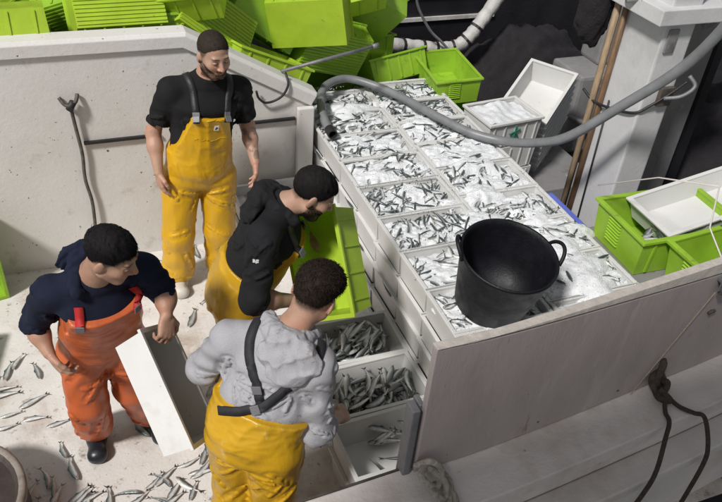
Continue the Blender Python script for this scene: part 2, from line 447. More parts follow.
# ------------------------------------------------------------------ fish
def fish_mesh(bend=0.0, seed=0, deep=1.0):
    """a small silvery fish, 1 unit long, lying along x, back towards +y, flat side up"""
    st = [(0, .006, .006), (.045, .040, .028), (.12, .070, .047), (.24, .092, .060), (.40, .094, .058), (.58, .074, .044), (.74, .044, .026), (.86, .022, .013), (.90, .020, .008)]
    n = 8; V = []; C = []; F = []
    g = random.Random(seed)
    for i, (x, hy, hz) in enumerate(st):
        cx = x - .45; cy = bend * (cx*cx*1.6 - .1); cz = 0
        for k in range(n):
            a = 2*math.pi*(k+.5)/n; s, c = math.sin(a), math.cos(a)
            V.append((cx, cy + c*hy*deep, cz + s*hz))
            if c > .55: col = (.042, .053, .057)
            elif c > .1: col = (.14, .165, .17) if x > .1 else (.10, .11, .105)
            elif c > -.6: col = (.62, .635, .635) if x > .13 else (.30, .28, .25)
            else: col = (.68, .675, .65)
            f = g.uniform(.8, 1.15); C.append(tuple(q*f for q in col))
    for i in range(len(st)-1):
        for k in range(n): F.append((i*n+k, i*n+(k+1) % n, (i+1)*n+(k+1) % n, (i+1)*n+k))
    F.append(tuple(range(n))[::-1])
    by = lambda x: bend*((x-.45)**2*1.6-.1)
    o = len(V)                                            # forked tail, dorsal and anal fins as thin wedges
    V += [(.44, by(.89)+.014, .004), (.44, by(.89)-.014, .004), (.56, by(1)+.085, 0), (.515, by(.96), 0), (.56, by(1)-.085, 0), (.44, by(.89)+.014, -.004), (.44, by(.89)-.014, -.004)]
    C += [(.10, .10, .09)]*7
    F += [(o, o+3, o+2), (o, o+1, o+3), (o+1, o+4, o+3), (o+5, o+2, o+3), (o+5, o+3, o+6), (o+6, o+3, o+4)]
    o = len(V)
    V += [(-.10, by(.35)+.085*deep, .004), (.02, by(.47)+.125*deep, 0), (.16, by(.61)+.065*deep, .003), (-.10, by(.35)+.085*deep, -.004), (.16, by(.61)+.065*deep, -.003)]
    C += [(.06, .065, .06)]*5
    F += [(o, o+1, o+2), (o+3, o+4, o+1)]
    o = len(V)                                            # eye
    for s in (1, -1):
        e0 = len(V)
        V += [(-.375, .022+by(.075), s*.030), (-.36, .037+by(.075), s*.031), (-.345, .022+by(.075), s*.034), (-.36, .007+by(.075), s*.033)]
        C += [(.01, .01, .01)]*4
        F.append((e0, e0+1, e0+2, e0+3) if s < 0 else (e0+3, e0+2, e0+1, e0))
    me = mesh_from('fish', V, F, True, C)
    return me
M_fish = mat('fish_skin', (.4, .4, .4), .20, .18, 9, .2, 30, attr='Col', spec=.8, rvar=.08, metal=.08)
FISH = [fish_mesh(b, i, d) for i, (b, d) in enumerate([(0, 1), (.10, .9), (-.16, 1.0), (.30, .85)])]
for f_ in FISH: f_.materials.append(M_fish)
def fish(label, loc, yaw, ln=.2, roll=0.0, pitch=0.0, group=None):
    o = bpy.data.objects.new('fish', random.choice(FISH)); COL.objects.link(o)
    o.location = loc
    o.rotation_euler = (Matrix.Rotation(yaw, 3, 'Z') @ Matrix.Rotation(pitch, 3, 'Y') @ Matrix.Rotation(roll, 3, 'X')).to_euler()
    o.scale = (ln, ln*random.uniform(.95, 1.2), ln*random.uniform(.9, 1.15))
    return tag(o, label, 'fish', group)

# ------------------------------------------------------------------ the long stack of crates: two columns of rows, five tiers
LX, RX = 1.805, 2.365                                     # centres of the two columns
L_ROWS = [4.68, 4.355, 4.035, 3.71, 3.38, 3.045, 2.71, 2.37, 2.03]
R_ROWS = [4.755, 4.435, 4.115, 3.80, 3.465, 3.125, 2.785, 2.445, 2.105]
ORD = ['farthest', 'second', 'third', 'fourth', 'fifth', 'sixth', 'seventh', 'eighth', 'nearest']
TOPZ = .85 - CH
g = random.Random(3)
tops = []
for side, cx, rows in (('working side', LX, L_ROWS), ('mast side', RX, R_ROWS)):
    for i, cy in enumerate(rows):
        if side == 'mast side': tiers = 5
        else: tiers = 5
        for k in range(tiers):
            j = .008 if k < 4 else .004
            x = cx + g.uniform(-j, j) + (.015 if side == 'mast side' else -.003*max(0, (i-5)))*1.0
            y = cy + g.uniform(-j, j); rz = g.uniform(-.012, .012)
            if k == 4:
                lab = f'white crate of iced fish, {ORD[i]} from the wall, top tier, {side}' if i not in (0, 8) else f'white crate of iced fish at the {"far" if i == 0 else "near"} end of the top tier, {side}'
                c = white_crate(lab, (x, y, TOPZ), (0, 0, rz)); tops.append((side, i, x, y, rz))
            else:
                c = white_crate(f'white crate of the long stack, {ORD[i]} from the wall, {("deck", "second", "third", "fourth")[k]} tier, {side}', (x, y, k*CH), (0, 0, rz), group=f'lower tier crates, {side}')

# crushed ice bedded in the top crates, with spill over the rims
M_ice = mat('crushed_ice', (.69, .71, .735), .42, .10, 20, .7, 110, spots=[((.72, .75, .78), 30, .58, .1, 5)])
def ice_height(P):
    return .010*wnoise(P, 11, 9, 3) + .0075*wnoise(P, 12, 45, 3) + .0032*wnoise(P, 13, 130, 2)
IV, IQ = [], []; n0 = 0
ice_mask = {}
for side, i, x, y, rz in tops:
    nx, ny = 92, 58
    X, Y = np.meshgrid(np.linspace(-CL/2+.016, CL/2-.016, nx), np.linspace(-CW/2+.016, CW/2-.016, ny), indexing='ij')
    P = np.stack([X.ravel() + x, Y.ravel() + y, np.zeros(X.size)], 1)
    lvl = -.014 + (.020 if (side == 'mast side' and i in (3, 6, 7, 8)) else 0) + (.012 if (side != 'mast side' and i in (0, 2, 3, 8)) else 0)
    e = np.minimum(np.minimum(X + CL/2, CL/2 - X), np.minimum(Y + CW/2, CW/2 - Y)).ravel()
    z = .85 + lvl + ice_height(P)*1.15 - .018*np.exp(-(e-.016)/.03) * (1 if lvl < 0 else .3) - .035*np.exp(-(e-.016)/.006)
    P[:, 2] = z
    ii, jj = np.meshgrid(np.arange(nx-1), np.arange(ny-1), indexing='ij'); a = (ii*ny + jj).ravel()
    IQ.append(np.stack([a, a+ny, a+ny+1, a+1], 1) + n0); IV.append(P); n0 += len(P)
    ice_mask[(side, i)] = lvl
# mounds of ice: over the far crates, across the joints and round the tub
def mound(cx, cy, rx, ry, h, seed, zb=.835):
    global n0
    nr, na = 26, 56
    R_, A = np.meshgrid(np.linspace(0, 1, nr), np.linspace(0, 2*np.pi, na, endpoint=False), indexing='ij')
    wob = 1 + .22*np.sin(A*3 + seed) + .12*np.sin(A*7 + seed*2)
    P = np.stack([(cx + R_*rx*wob*np.cos(A)).ravel(), (cy + R_*ry*wob*np.sin(A)).ravel(), np.zeros(R_.size)], 1)
    P[:, 2] = zb + h*np.clip(1 - R_.ravel()**2, 0, 1)**.8 - .05*R_.ravel()**6 + ice_height(P)*.9
    ii, jj = np.meshgrid(np.arange(nr-1), np.arange(na), indexing='ij'); ii = ii.ravel(); jj = jj.ravel()
    q = np.stack([ii*na + jj, (ii+1)*na + jj, (ii+1)*na + (jj+1) % na, ii*na + (jj+1) % na], 1)
    IQ.append(q + n0); IV.append(P); n0 += len(P)
for a in [(1.85, 4.55, .2, .16, .045, 1), (1.75, 4.10, .18, .14, .03, 2), (2.35, 3.62, .22, .14, .05, 3), (2.25, 3.30, .16, .12, .045, 9), (1.95, 3.72, .2, .10, .03, 4), (2.42, 2.72, .19, .2, .05, 5),
          (2.40, 2.42, .24, .26, .07, 6), (2.18, 2.62, .2, .14, .05, 12), (2.45, 3.02, .16, .16, .04, 13), (2.1, 3.05, .18, .13, .035, 14), (1.75, 2.35, .2, .2, .03, 7), (2.05, 2.05, .35, .16, .04, 8), (1.85, 3.42, .18, .10, .02, 10), (2.30, 4.28, .16, .12, .025, 11)]:
    mound(*a)
for k_ in range(30):
    gm = random.Random(900+k_); mound(gm.uniform(1.62, 2.6), gm.uniform(2.6, 4.8), gm.uniform(.05, .13), gm.uniform(.04, .09), gm.uniform(.012, .024), gm.uniform(0, 6), .842)
IV = np.concatenate(IV); IQ = np.concatenate(IQ)
tag(link('crushed_ice', np_mesh('crushed_ice', IV, IQ, True), M_ice), 'crushed white ice heaped over the fish in the stacked crates', 'ice', kind='stuff')
# loose ice chips
cv, cf = [], []
gg = np.random.default_rng(5)
NCH = 8000
cx_ = gg.uniform(1.52, 2.66, NCH); cy_ = gg.uniform(1.86, 4.92, NCH)
keep = wnoise(np.stack([cx_, cy_, cx_*0], 1), 21, 7, 3) > -.25
from mathutils.bvhtree import BVHTree
bv = BVHTree.FromPolygons([tuple(v) for v in IV.tolist()], [tuple(q) for q in IQ.tolist()])
def top_z(x, y, default=.845):
    h = bv.ray_cast(Vector((x, y, 2)), Vector((0, 0, -1)))
    return max(h[0].z, .80) if h[0] is not None else default
CV, CF = [], []; o0 = 0
for x, y, k in zip(cx_, cy_, keep):
    if not k: continue
    z = top_z(x, y, .853); s = gg.uniform(.002, .0055)
    d = gg.normal(size=(5, 3)); d /= np.linalg.norm(d, axis=1)[:, None]
    base = np.array([[1, 0, 0], [-.5, .87, 0], [-.5, -.87, 0], [0, 0, 1], [0, 0, -1]]) + .5*d
    CV.append(base*s + (x, y, z + s*.3)); CF.append(np.array([(0,1,3),(1,2,3),(2,0,3),(1,0,4),(2,1,4),(0,2,4)]) + o0); o0 += 5
tag(link('ice_chips', np_mesh('ice_chips', np.concatenate(CV), np.concatenate(CF), False), M_ice), 'loose chips of crushed ice scattered over the crates', 'ice', kind='stuff')

# fish in the top crates: the nearest and largest as single fish, the rest as one mass
stuffV, stuffF, stuffC = [], [], []; so = 0
FD = []
for f_ in FISH:
    v = np.empty(len(f_.vertices)*3, np.float32); f_.vertices.foreach_get('co', v)
    c = np.empty(len(f_.vertices)*4, np.float32); f_.color_attributes['Col'].data.foreach_get('color', c)
    FD.append((v.reshape(-1, 3), c.reshape(-1, 4)[:, :3], [tuple(p.vertices) for p in f_.polygons]))
g = random.Random(19)
cand = []
for side, i, x, y, rz in tops:
    lvl = ice_mask[(side, i)]
    n = 70 if lvl < -.01 else (44 if lvl < .005 else 26)
    if side != 'mast side': n = int(n*1.15)
    n = int(n*g.uniform(.6, 1.05)*(.7 if (side == 'mast side' and i > 4) else 1)); pcx, pcy = g.uniform(-.2, .2), g.uniform(-.1, .1)
    base_yaw = g.choice([0.3, .6, 1.2, -.4, .9])
    for k in range(n):
        ln = g.uniform(.10, .155)
        fx = g.uniform(-CL/2+.06, CL/2-.06); fy = g.uniform(-CW/2+.05, CW/2-.05)
        if g.random() < .35: fx = pcx + g.gauss(0, .08); fy = pcy + g.gauss(0, .05)
        if g.random() < .40:                                # more fish along the rims
            if g.random() < .5: fx = g.choice((-1, 1))*(CL/2-.055)
            else: fy = g.choice((-1, 1))*(CW/2-.045)
        yaw = base_yaw + g.gauss(0, .8) + (math.pi if g.random() < .4 else 0)
        half = ln*.5                                        # stay inside the crate walls
        fx = max(-CL/2+.022+abs(math.cos(yaw))*half*.9, min(CL/2-.022-abs(math.cos(yaw))*half*.9, fx))
        fy = max(-CW/2+.022+abs(math.sin(yaw))*half*.9, min(CW/2-.022-abs(math.sin(yaw))*half*.9, fy))
        px, py = x + fx, y + fy
        if math.hypot(px-1.80, py-2.20) < .17: continue
        z = top_z(px, py) + g.uniform(-.009, .004)
        cand.append((py, px, z, yaw, ln, g.uniform(-.5, .5) + g.choice((0, .2, .6, .9)), g.uniform(-.14, .14), side, i))
cand.sort()
SINGLE_TOP = 105
for n_, (py, px, z, yaw, ln, roll, pitch, side, i) in enumerate(cand):
    if n_ < SINGLE_TOP:
        end = 'near end' if i > 5 else 'middle'
        fish(f'small silver fish half sunk in ice, {end} of the stack, {side}', (px, py, z), yaw, ln, roll, pitch, f'iced fish on the stack, {end}, {side}')
    else:
        v, c, ff = FD[n_ % 4]
        Mx = Matrix.Rotation(yaw, 3, 'Z') @ Matrix.Rotation(pitch, 3, 'Y') @ Matrix.Rotation(roll, 3, 'X')
        stuffV.append(v*ln @ np.array(Mx).T + (px, py, z)); stuffC.append(c); stuffF += [tuple(q + so for q in f) for f in ff]; so += len(v)
me = mesh_from('iced_fish', np.concatenate(stuffV).tolist(), stuffF, True, np.concatenate(stuffC))
tag(link('iced_fish', me, M_fish), 'silver fish bedded in ice over the far part of the stack', 'fish', kind='stuff')
# fish caught in the gaps between tiers on the working side
for n_, (y, z, p) in enumerate([(3.62, .690, .1), (3.40, .52, -.05), (2.95, .515, 0), (4.25, .69, .02)]):
    fish('thin fish caught in a gap between the tiers of the stack', (1.515, y, z), 1.57 + random.uniform(-.1, .1), random.uniform(.13, .17), 1.4, p, 'fish caught between crate tiers')

# ------------------------------------------------------------------ crates on the deck in front of the stack
deck_crates = [('shaded white crate of fish under the tipped green crate', 1.245, 2.800, -.02),
               ('white crate heaped with silver fish beside the hooded man', 1.235, 2.445, .015),
               ('nearly empty white crate by the steel post with one dark fish', 1.215, 2.085, .03)]
g = random.Random(23)
for n_, (lab, x, y, rz) in enumerate(deck_crates):
    for lv in range(1):
        white_crate(lab, (x, y, 0.175), (0, 0, rz))
        white_crate('white crate under the ' + ('shaded fish crate', 'heaped fish crate', 'nearly empty crate')[n_] + ' in front of the stack', (x+.004, y, 0.004), (0, 0, rz))
    if n_ < 2:
        N = 72 if n_ == 0 else 92
        for k in range(N):
            ln = g.uniform(.15, .20)
            yaw = (.9 if n_ == 1 else .5) + g.gauss(0, .55) + (math.pi if g.random() < .5 else 0)
            half = ln*.5
            mx = CL/2 - .03 - abs(math.cos(yaw))*half; my = CW/2 - .03 - abs(math.sin(yaw))*half
            fx = g.uniform(-max(mx, .02), max(mx, .02)); fy = g.uniform(-max(my, .02), max(my, .02))
            r = (1 - (fx/.27)**2)*(1-(fy/.16)**2)
            z = .175 + .055 + .10*k/N + .035*r*k/N
            fish('silver fish heaped in the deck crate beside the hooded man' if n_ else 'silver fish lying in the shaded deck crate under the tipped crate', (x+fx, y+fy, z), yaw, ln, g.uniform(-.45, .45), g.uniform(-.2, .2), 'fish in the heaped crate' if n_ else 'fish in the shaded crate')
for k in range(9):
    fish('small fish left at the far side of the nearly empty crate', (1.30 + random.uniform(-.12, .10), 2.17 + random.uniform(-.03, .03), .215 + .008*k), random.uniform(-.6, .6), random.uniform(.12, .16), random.uniform(-.4, .4), 0, 'fish left in the nearly empty crate')
fish('dark fish lying alone in the nearly empty white crate', (1.25, 2.05, .215), 2.95, .21, .5, 0)
fish('thin dark fish against the end wall of the nearly empty crate', (1.36, 2.14, .215), 2.2, .15, .3, 0)
fish('dark fish along the near rim of the nearly empty crate', (1.13, 2.0, .215), 1.95, .17, .9, 0)

# low stack of crates in the corner by the wall
for k in range(3):
    t = white_crate('white crate of fish in the corner by the wall' if k == 2 else 'white crate under the corner fish crate by the wall', (1.18, 4.10, k*CH), (0, 0, .02), group=None if k == 2 else 'crates under the corner crate')
for k in range(26):
    yaw = random.choice((.3, 2.8, 1.2, .1)) + random.gauss(0, .4); ln = random.uniform(.14, .18)
    mx = CL/2-.03-abs(math.cos(yaw))*ln/2; my = CW/2-.03-abs(math.sin(yaw))*ln/2
    fish('small fish lying in the corner crate by the wall', (1.18+random.uniform(-mx, mx), 4.10+random.uniform(-my, my), 2*CH+.11+.02*k/26), yaw, ln, random.uniform(-.6, .6), random.uniform(-.1, .1), 'fish in the corner crate')
V, Q = grid_sheet(1.18-CL/2+.02, 1.18+CL/2-.02, 4.10-CW/2+.02, 4.10+CW/2-.02, 2*CH+.10, 40, 30, .012, 9, 30)
tag(link('ice_bed', np_mesh('ice_bed', V, Q), M_ice), 'ice under the fish in the corner crate', 'ice', kind='stuff')

# ------------------------------------------------------------------ fish on the deck
deck_fish = {'beside the standing man\'s boots': [(.468, 3.583, 1.35), (.62, 3.77, 2.9), (.70, 3.80, 1.9), (.55, 4.20, .4), (.36, 4.20, .2), (.30, 4.15, 1.9), (.63, 4.25, 1.2)],
             'on the bare deck at the far left': [(-.565, 3.284, .5), (-.62, 3.20, .3), (-.50, 3.18, .25), (-.60, 3.10, .05), (-.45, 3.08, -.1), (-.66, 3.35, .8), (-.55, 3.02, .05), (-.40, 3.36, 2.0), (-.62, 3.42, .9), (-.33, 3.52, 2.3), (-.5, 3.55, .9), (-.68, 3.0, .3)],
             'between the man in orange and the dark lid': [(-.35, 2.906, .25), (-.36, 2.74, 1.9), (-.33, 2.60, 1.7), (-.40, 2.63, 1.8), (-.44, 2.58, 1.5), (-.37, 2.53, 1.65), (-.28, 2.50, .5), (-.34, 2.44, .6), (-.25, 2.42, 1.4), (-.42, 2.48, 1.3), (-.20, 2.44, .3), (-.46, 2.38, .5), (-.36, 2.36, .2), (-.20, 2.35, .8), (-.12, 2.38, 1.6)],
             'by the bare feet of the white crate': [(.045, 2.40, .3), (.10, 2.43, 2.4), (.15, 2.42, .5), (.22, 2.37, .4), (.26, 2.42, .9), (.18, 2.33, 1.0), (.08, 2.33, 2.7), (.13, 2.30, .2), (.02, 2.33, .6), (.30, 2.40, .7), (.30, 2.30, .9), (.24, 2.48, .7), (-.02, 2.42, 2.6), (.36, 2.52, 1.1), (.40, 2.35, 1.2), (.33, 2.22, .9), (.05, 2.24, .4), (.17, 2.22, 2.8)],
             'near the man in orange': [(.06, 3.255, .3), (-.02, 2.90, 1.6), (.03, 2.83, 1.9), (.35, 3.10, 1.8), (.44, 2.90, 1.3), (.41, 2.62, 1.4)]}
deck_fish['scattered below the hanging white crate'] = deck_fish.pop('by the bare feet of the white crate')
for where, lst in deck_fish.items():
    for (x, y, yaw) in lst:
        x += random.gauss(0, .035); y += random.gauss(0, .03); yaw += random.gauss(0, .35); ln = random.uniform(.12, .185)
        fish(f'small silver fish lying on the deck {where}' if 'scattered' not in where and 'on the' not in where else f'small silver fish {where}', (x, y, .018), yaw, ln, random.uniform(-.25, .25), 0, f'deck fish {where}')
# ------------------------------------------------------------------ black tub on the ice
M_tub = mat('tub_rubber', (.0065, .007, .010), .5, .3, 8, .25, 70, spec=.3, spots=[((.04, .043, .046), 16, .66, .1, 5), ((.30, .31, .32), 40, .74, .04, 4)], rvar=.1)
tub = thing('rubber_tub', 'black flexible rubber tub standing empty in the ice on the stack', 'tub', (1.785, 2.35, .865), (.17, .03, 0))
MB().lathe([(0, .0), (.165, .0), (.180, .012), (.205, .16), (.234, .330), (.242, .345), (.238, .358), (.228, .352), (.222, .325), (.196, .16), (.170, .022), (0, .018)], 56).obj('body', M_tub, tub, smooth=True)
for s in (1, -1):
    a0 = rad(158 if s > 0 else -8)
    pts = []
    for k in range(9):
        u = -1 + k/4; a = a0 + u*.30; r = .243 + .022*(1-u*u); z = .338 + .058*(1-u*u)**.8
        pts.append((r*math.cos(a), r*math.sin(a), z))
    MB().tube(spline(pts, 3), .0095, 8).obj('handle', M_tub, tub, smooth=True)

# ------------------------------------------------------------------ hoses
M_hose = mat('grey_hose', (.17, .175, .185), .42, .15, 12, .1, 60)
M_wrap = mat('wrapped_hose', (.42, .41, .40), .6, .25, 9, .5, 50)
hp = [(1.575, 4.14, .895), (1.575, 4.25, .90), (1.60, 4.45, .925), (1.70, 4.70, .96), (1.92, 4.84, .95), (2.12, 4.72, .925), (2.26, 4.48, .915), (2.38, 4.16, .915), (2.50, 3.92, .91), (2.66, 3.74, .92), (2.73, 3.50, 1.03), (2.78, 3.27, 1.19), (2.90, 3.05, 1.483), (3.03, 2.85, 1.78), (3.062, 2.70, 2.056), (3.05, 2.55, 2.4)]
hose = thing('grey_hose', 'thick grey hose lying across the iced crates and rising past the white column', 'hose')
MB().tube(spline(hp, 10), .030, 14, cap=False).obj('tube', M_hose, hose, smooth=True)
e = Vector(hp[0]); d = (Vector(hp[0]) - Vector(hp[1])).normalized()
q = d.to_track_quat('Z', 'Y').to_matrix().to_4x4(); q.translation = e
MB().lathe([(.0305, -.07), (.034, -.07), (.034, .004), (.0255, .004), (.024, -.05), (0, -.05)], 16, q).obj('end_sleeve', M_black, hose, smooth=False)
wp = [(2.55, 5.86, .74), (2.80, 5.9, .724), (3.05, 5.92, .68), (3.264, 5.9, .655), (3.44, 5.88, .68), (3.56, 5.88, .78), (3.66, 5.9, .90), (3.85, 5.95, 1.12), (4.1, 6.0, 1.4)]
ws = spline(wp, 8)
wh = thing('wrapped_hose', 'pale wrapped hose bound with black ties at the dark far side', 'hose')
MB().tube(ws, [.062 + .004*math.sin(i*1.7) for i in range(len(ws))], 12).obj('tube', M_wrap, wh, smooth=True)
for i in (10, 17, 22, 29, 36, 44):
    a = Vector(ws[i]); b = Vector(ws[i+1]); MB().tube([a, a + (b-a).normalized()*.022], .070, 12).obj('tie', M_black, wh)
MB().tube(spline([(2.88, 5.75, 1.30), (2.92, 5.78, 1.12), (3.08, 5.8, .883), (3.24, 5.8, .74), (3.36, 5.8, .60), (3.40, 5.82, .40)], 6), .012, 8).obj('signal_cable', M_hose)
tag(bpy.data.objects['signal_cable'], 'thin grey cable hanging in a curve before the wrapped hose', 'cable')

# ------------------------------------------------------------------ grey bar and black loop on the wall top
bar = thing('steel_bar', 'grey steel bar leaning from the wall top across the green crates', 'bar')
MB().tube([(1.30, 4.42, 1.245), (1.985, 4.50, 1.335)], .012, 10).obj('rod', M_steel, bar, smooth=True)
MB().tube([(1.965, 4.497, 1.332), (2.01, 4.503, 1.338)], .018, 10).obj('knob', M_steel, bar, smooth=True)
tag(MB().tube(spline([(1.31, 4.36, 1.26), (1.315, 4.315, 1.20), (1.28, 4.31, 1.13), (1.22, 4.318, 1.09), (1.16, 4.318, 1.085), (1.12, 4.32, 1.12), (1.105, 4.322, 1.17)], 6), .008, 7).obj('rope_loop', M_black, smooth=True), 'short black rope loop hanging on the wall near the stack', 'rope')
r = thing('hanging_rope', 'grey rope hanging straight down the white wall from a hook', 'rope')
MB().tube(spline([(-.020, 4.318, 1.185), (-.012, 4.322, 1.05), (.000, 4.322, .86), (-.008, 4.322, .68), (.010, 4.32, .50), (.002, 4.315, .28)], 8), .011, 7).obj('strand', mat('old_rope', (.10, .09, .08), .9, .4, 30, .8, 120), r, smooth=True)
MB().tube(spline([(-.075, 4.34, 1.235), (-.05, 4.315, 1.20), (-.02, 4.305, 1.195), (.015, 4.315, 1.215), (.03, 4.34, 1.25)], 5), .012, 7).obj('hook', M_rust, r, smooth=True)
MB().tube([(-.03, 4.312, 1.165), (.0, 4.312, 1.215)], .022, 8).obj('knot', M_black, r, smooth=True)

# ------------------------------------------------------------------ green crates piled behind the wall
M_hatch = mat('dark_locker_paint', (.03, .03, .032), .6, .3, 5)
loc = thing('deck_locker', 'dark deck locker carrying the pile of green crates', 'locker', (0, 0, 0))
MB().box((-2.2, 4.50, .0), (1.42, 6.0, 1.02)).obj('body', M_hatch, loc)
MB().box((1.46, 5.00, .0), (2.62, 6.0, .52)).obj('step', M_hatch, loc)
pile = [
 # label, centre, long axis, opening axis, kind
 ('upturned lime crate on the wall top in the corner of the pile', (-.34, 4.63, 1.585), (1, .02, -.02), (0, -.22, -1), LIME),
 ('green crate on its side behind the upturned corner crate', (.16, 4.95, 1.52), (.8, -.1, .35), (.2, .9, .3), GREEN),
 ('tilted green crate dusted with ice, base outwards, above the wall', (.34, 4.72, 1.63), (1, -.05, .10), (-.1, .75, -.65), LIME),
 ('green crate lying under the ice-dusted one on the wall top', (.45, 4.78, 1.44), (1, .1, .02), (0, .3, .95), GREEN),
 ('lime crate tipped forwards showing its ribbed base behind the standing man', (.93, 4.80, 1.44), (.72, .1, -.68), (-.45, .75, -.5), LIME),
 ('lime crate wedged behind the head of the standing man', (.60, 5.15, 1.58), (.7, .3, .5), (.3, .5, .8), LIME),
 ('long dark green crate on edge sloping down towards the ribbed crate', (1.36, 5.02, 1.42), (.80, .0, -.58), (-.15, .95, -.2), GREEN),
 ('green crate standing behind the sloping one at the top edge', (1.33, 5.35, 1.50), (.7, .2, -.4), (.2, .8, .6), GREEN),
 ('lime crate lying low behind the wall by the steel bar', (1.25, 4.72, 1.16), (.85, .1, -.5), (.4, .2, .9), LIME),
 ('large green crate with ribbed base facing out behind the steel bar', (1.84, 4.99, 1.14), (.94, .06, -.33), (-.10, .97, .20), GREEN),
 ('yellow green crate tipped open on top of the ribbed crate', (2.02, 5.22, 1.47), (.62, .25, -.45), (-.28, -.45, .80), LIME),
 ('green crate on its side between the ribbed crate and the iced fish', (2.42, 5.20, .83), (.9, .05, -.34), (-.15, .45, .85), GREEN),
 ('open green crate standing empty at the far end of the iced stack', (2.80, 4.90, .86), (.10, 1, .02), (-.06, .0, 1), GREEN),
 ('green crate supporting the open one at the end of the stack', (2.85, 4.94, .50), (.0, 1, 0), (0, 0, 1), GREEN),
 ('green crate under the ribbed crate behind the stack', (1.80, 5.30, .66), (1, .1, 0), (0, 0, 1), GREEN),
 ('green crate under the yellow green one behind the stack', (2.2, 5.42, .95), (1, .1, -.2), (0, .2, 1), GREEN),
 ('green crate lying flat on the locker far left', (-.35, 4.95, 1.35), (1, 0, .1), (0, 0, 1), GREEN),
 ('green crate lying flat on the locker behind the standing man', (.75, 4.95, 1.16), (1, 0, .0), (0, 0, 1), GREEN),
 ('dark green crate at the back of the pile near the top edge', (.95, 5.50, 1.45), (.9, .3, .1), (0, -.4, .9), GREEN),
]
gp = random.Random(77)
for k_, (cx_, cy_, cz_) in enumerate([(-.05, 5.25, 1.45), (.25, 5.45, 1.60), (.55, 5.45, 1.35), (.75, 4.80, 1.66), (1.05, 5.15, 1.62), (1.55, 5.45, 1.35), (1.62, 4.86, 1.42), (2.25, 5.30, 1.22), (-.65, 5.1, 1.5), (1.15, 5.6, 1.72)]):
    pile.append((('dark', 'steep', 'crooked', 'half-hidden', 'propped', 'rearmost', 'narrow', 'wedged', 'outer', 'highest')[k_] + ' green crate jammed in the jumble behind the wall', (cx_, cy_, cz_), (gp.uniform(.4, 1), gp.uniform(-.5, .5), gp.uniform(-.7, .7)), (gp.uniform(-.5, .5), gp.uniform(-.3, .9), gp.uniform(-.4, 1)), gp.choice((GREEN, GREEN, LIME))))
for lab, c, x, z, k in pile:
    if 'ribbed base' in lab or 'dusted' in lab or (len(lab) % 2 == 0 and 'highest' not in lab): k = GREEN_R if k is GREEN else LIME_R
    green_crate(lab, c, axes_rot(x, z), k, louvres=8 if 'open green' in lab else 0, group='green crates piled behind the wall')

# ------------------------------------------------------------------ white boxes at the far side of the stack
M_box = mat('white_box_plastic', (.52, .53, .54), .45, .08, 5, .1, 40)
ib = thing('ice_box', 'white box full of ice with a green scrawl beside the stack', 'box', (2.965, 4.26, .02), (0, 0, .10))
for k in range(4):
    put(ME_ws, 'tier', ib, (0, 0, k*.21)).scale = (.86, 1.05, 1.22)
put(ME_wr, 'rim', ib, (0, 0, .63)).scale = (.86, 1.05, 1.22)
V, Q = grid_sheet(-.21, .21, -.15, .15, .82, 44, 34, .022, 31, 22)
tag(put(np_mesh('ice_fill', V, Q), 'ice_fill', ib), kind='stuff').data.materials.append(M_ice)
M_ink = mat('green_ink', (.01, .16, .10), .6, .1)
mk = MB()
for pts in ([(-.05, 0, .74), (.04, 0, .77)], [(.0, 0, .80), (-.005, 0, .74), (-.03, 0, .67)], [(.0, 0, .745), (.03, 0, .71), (.035, 0, .67), (.02, 0, .65)]):
    mk.tube(spline([(p[0], -.177, p[2]) for p in pts], 4), .006, 5)
mk.obj('scrawl', M_ink, ib)
for k in range(8):
    nc = white_crate('topmost of the nested white crates beside the white column' if k == 7 else 'white crate inside the nested stack by the white column', Vector((3.56, 4.66, .235)) + Vector((-.20, -.22, .95)).normalized()*(.066*k),
                axes_rot((.80, .62, .30), (-.20, -.22, .95)), group=None if k == 7 else 'nested white crates'); nc.scale = (1.15, 1.15, 1.15)
tr = MB().box((3.05, 4.05, .0), (3.9, 4.85, .22)); tag(tr.obj('low_hatch', M_grey, bevel=.01), 'low grey hatch under the nested white crates', 'hatch')

# ------------------------------------------------------------------ white column with pipes
M_col = mat('column_paint', (.52, .52, .53), .45, .08, 3, .2, 40, spots=[((.25, .22, .20), 18, .70, .05, 4), ((.40, .39, .38), 2, .52, .2, 5)])
M_pipe = mat('brown_pipe', (.15, .088, .045), .5, .35, 9, .2, 50, stretch=(6, 6, 1))
M_tan = mat('tan_pipe', (.30, .215, .135), .5, .3, 9, .2, 50, stretch=(6, 6, 1))
co = thing('mast_column', 'white square steel column with brown pipes up its side', 'column', (3.2, 3.2, 0))
MB().box((0, 0, 0), (.215, .33, 2.35)).obj('shaft', M_col, co, bevel=.012)
MB().tube([(-.012, .335, 0), (-.022, .335, 2.35)], .020, 10).obj('pipe', M_pipe, co, smooth=True)
MB().tube([(-.035, .385, 0), (-.040, .385, 1.25), (-.045, .385, 2.35)], .022, 10).obj('pipe', M_tan, co, smooth=True)
MB().tube([(-.012, .22, .2), (-.014, .26, 1.3)], .006, 6).obj('cable', M_black, co, smooth=True)
MB().tube(spline([(-.08, .45, 1.30), (-.045, .36, 1.25), (-.02, .20, 1.27), (-.014, .02, 1.33), (.05, -.014, 1.38), (.16, -.05, 1.48), (.22, -.08, 1.56)], 6), .009, 7).obj('cable_tie', M_black, co, smooth=True)
MB().box((-.10, -.05, 1.90), (.65, .42, 1.99)).obj('head_plate', M_col, co, bevel=.006)
MB().box((.03, -.012, 1.72), (.10, -.0005, 1.86)).obj('socket', M_grey, co, bevel=.003)
MB().box((.10, -.03, 1.38), (.20, -.001, 1.50)).obj('shackle_plate', M_rust, co, bevel=.004)
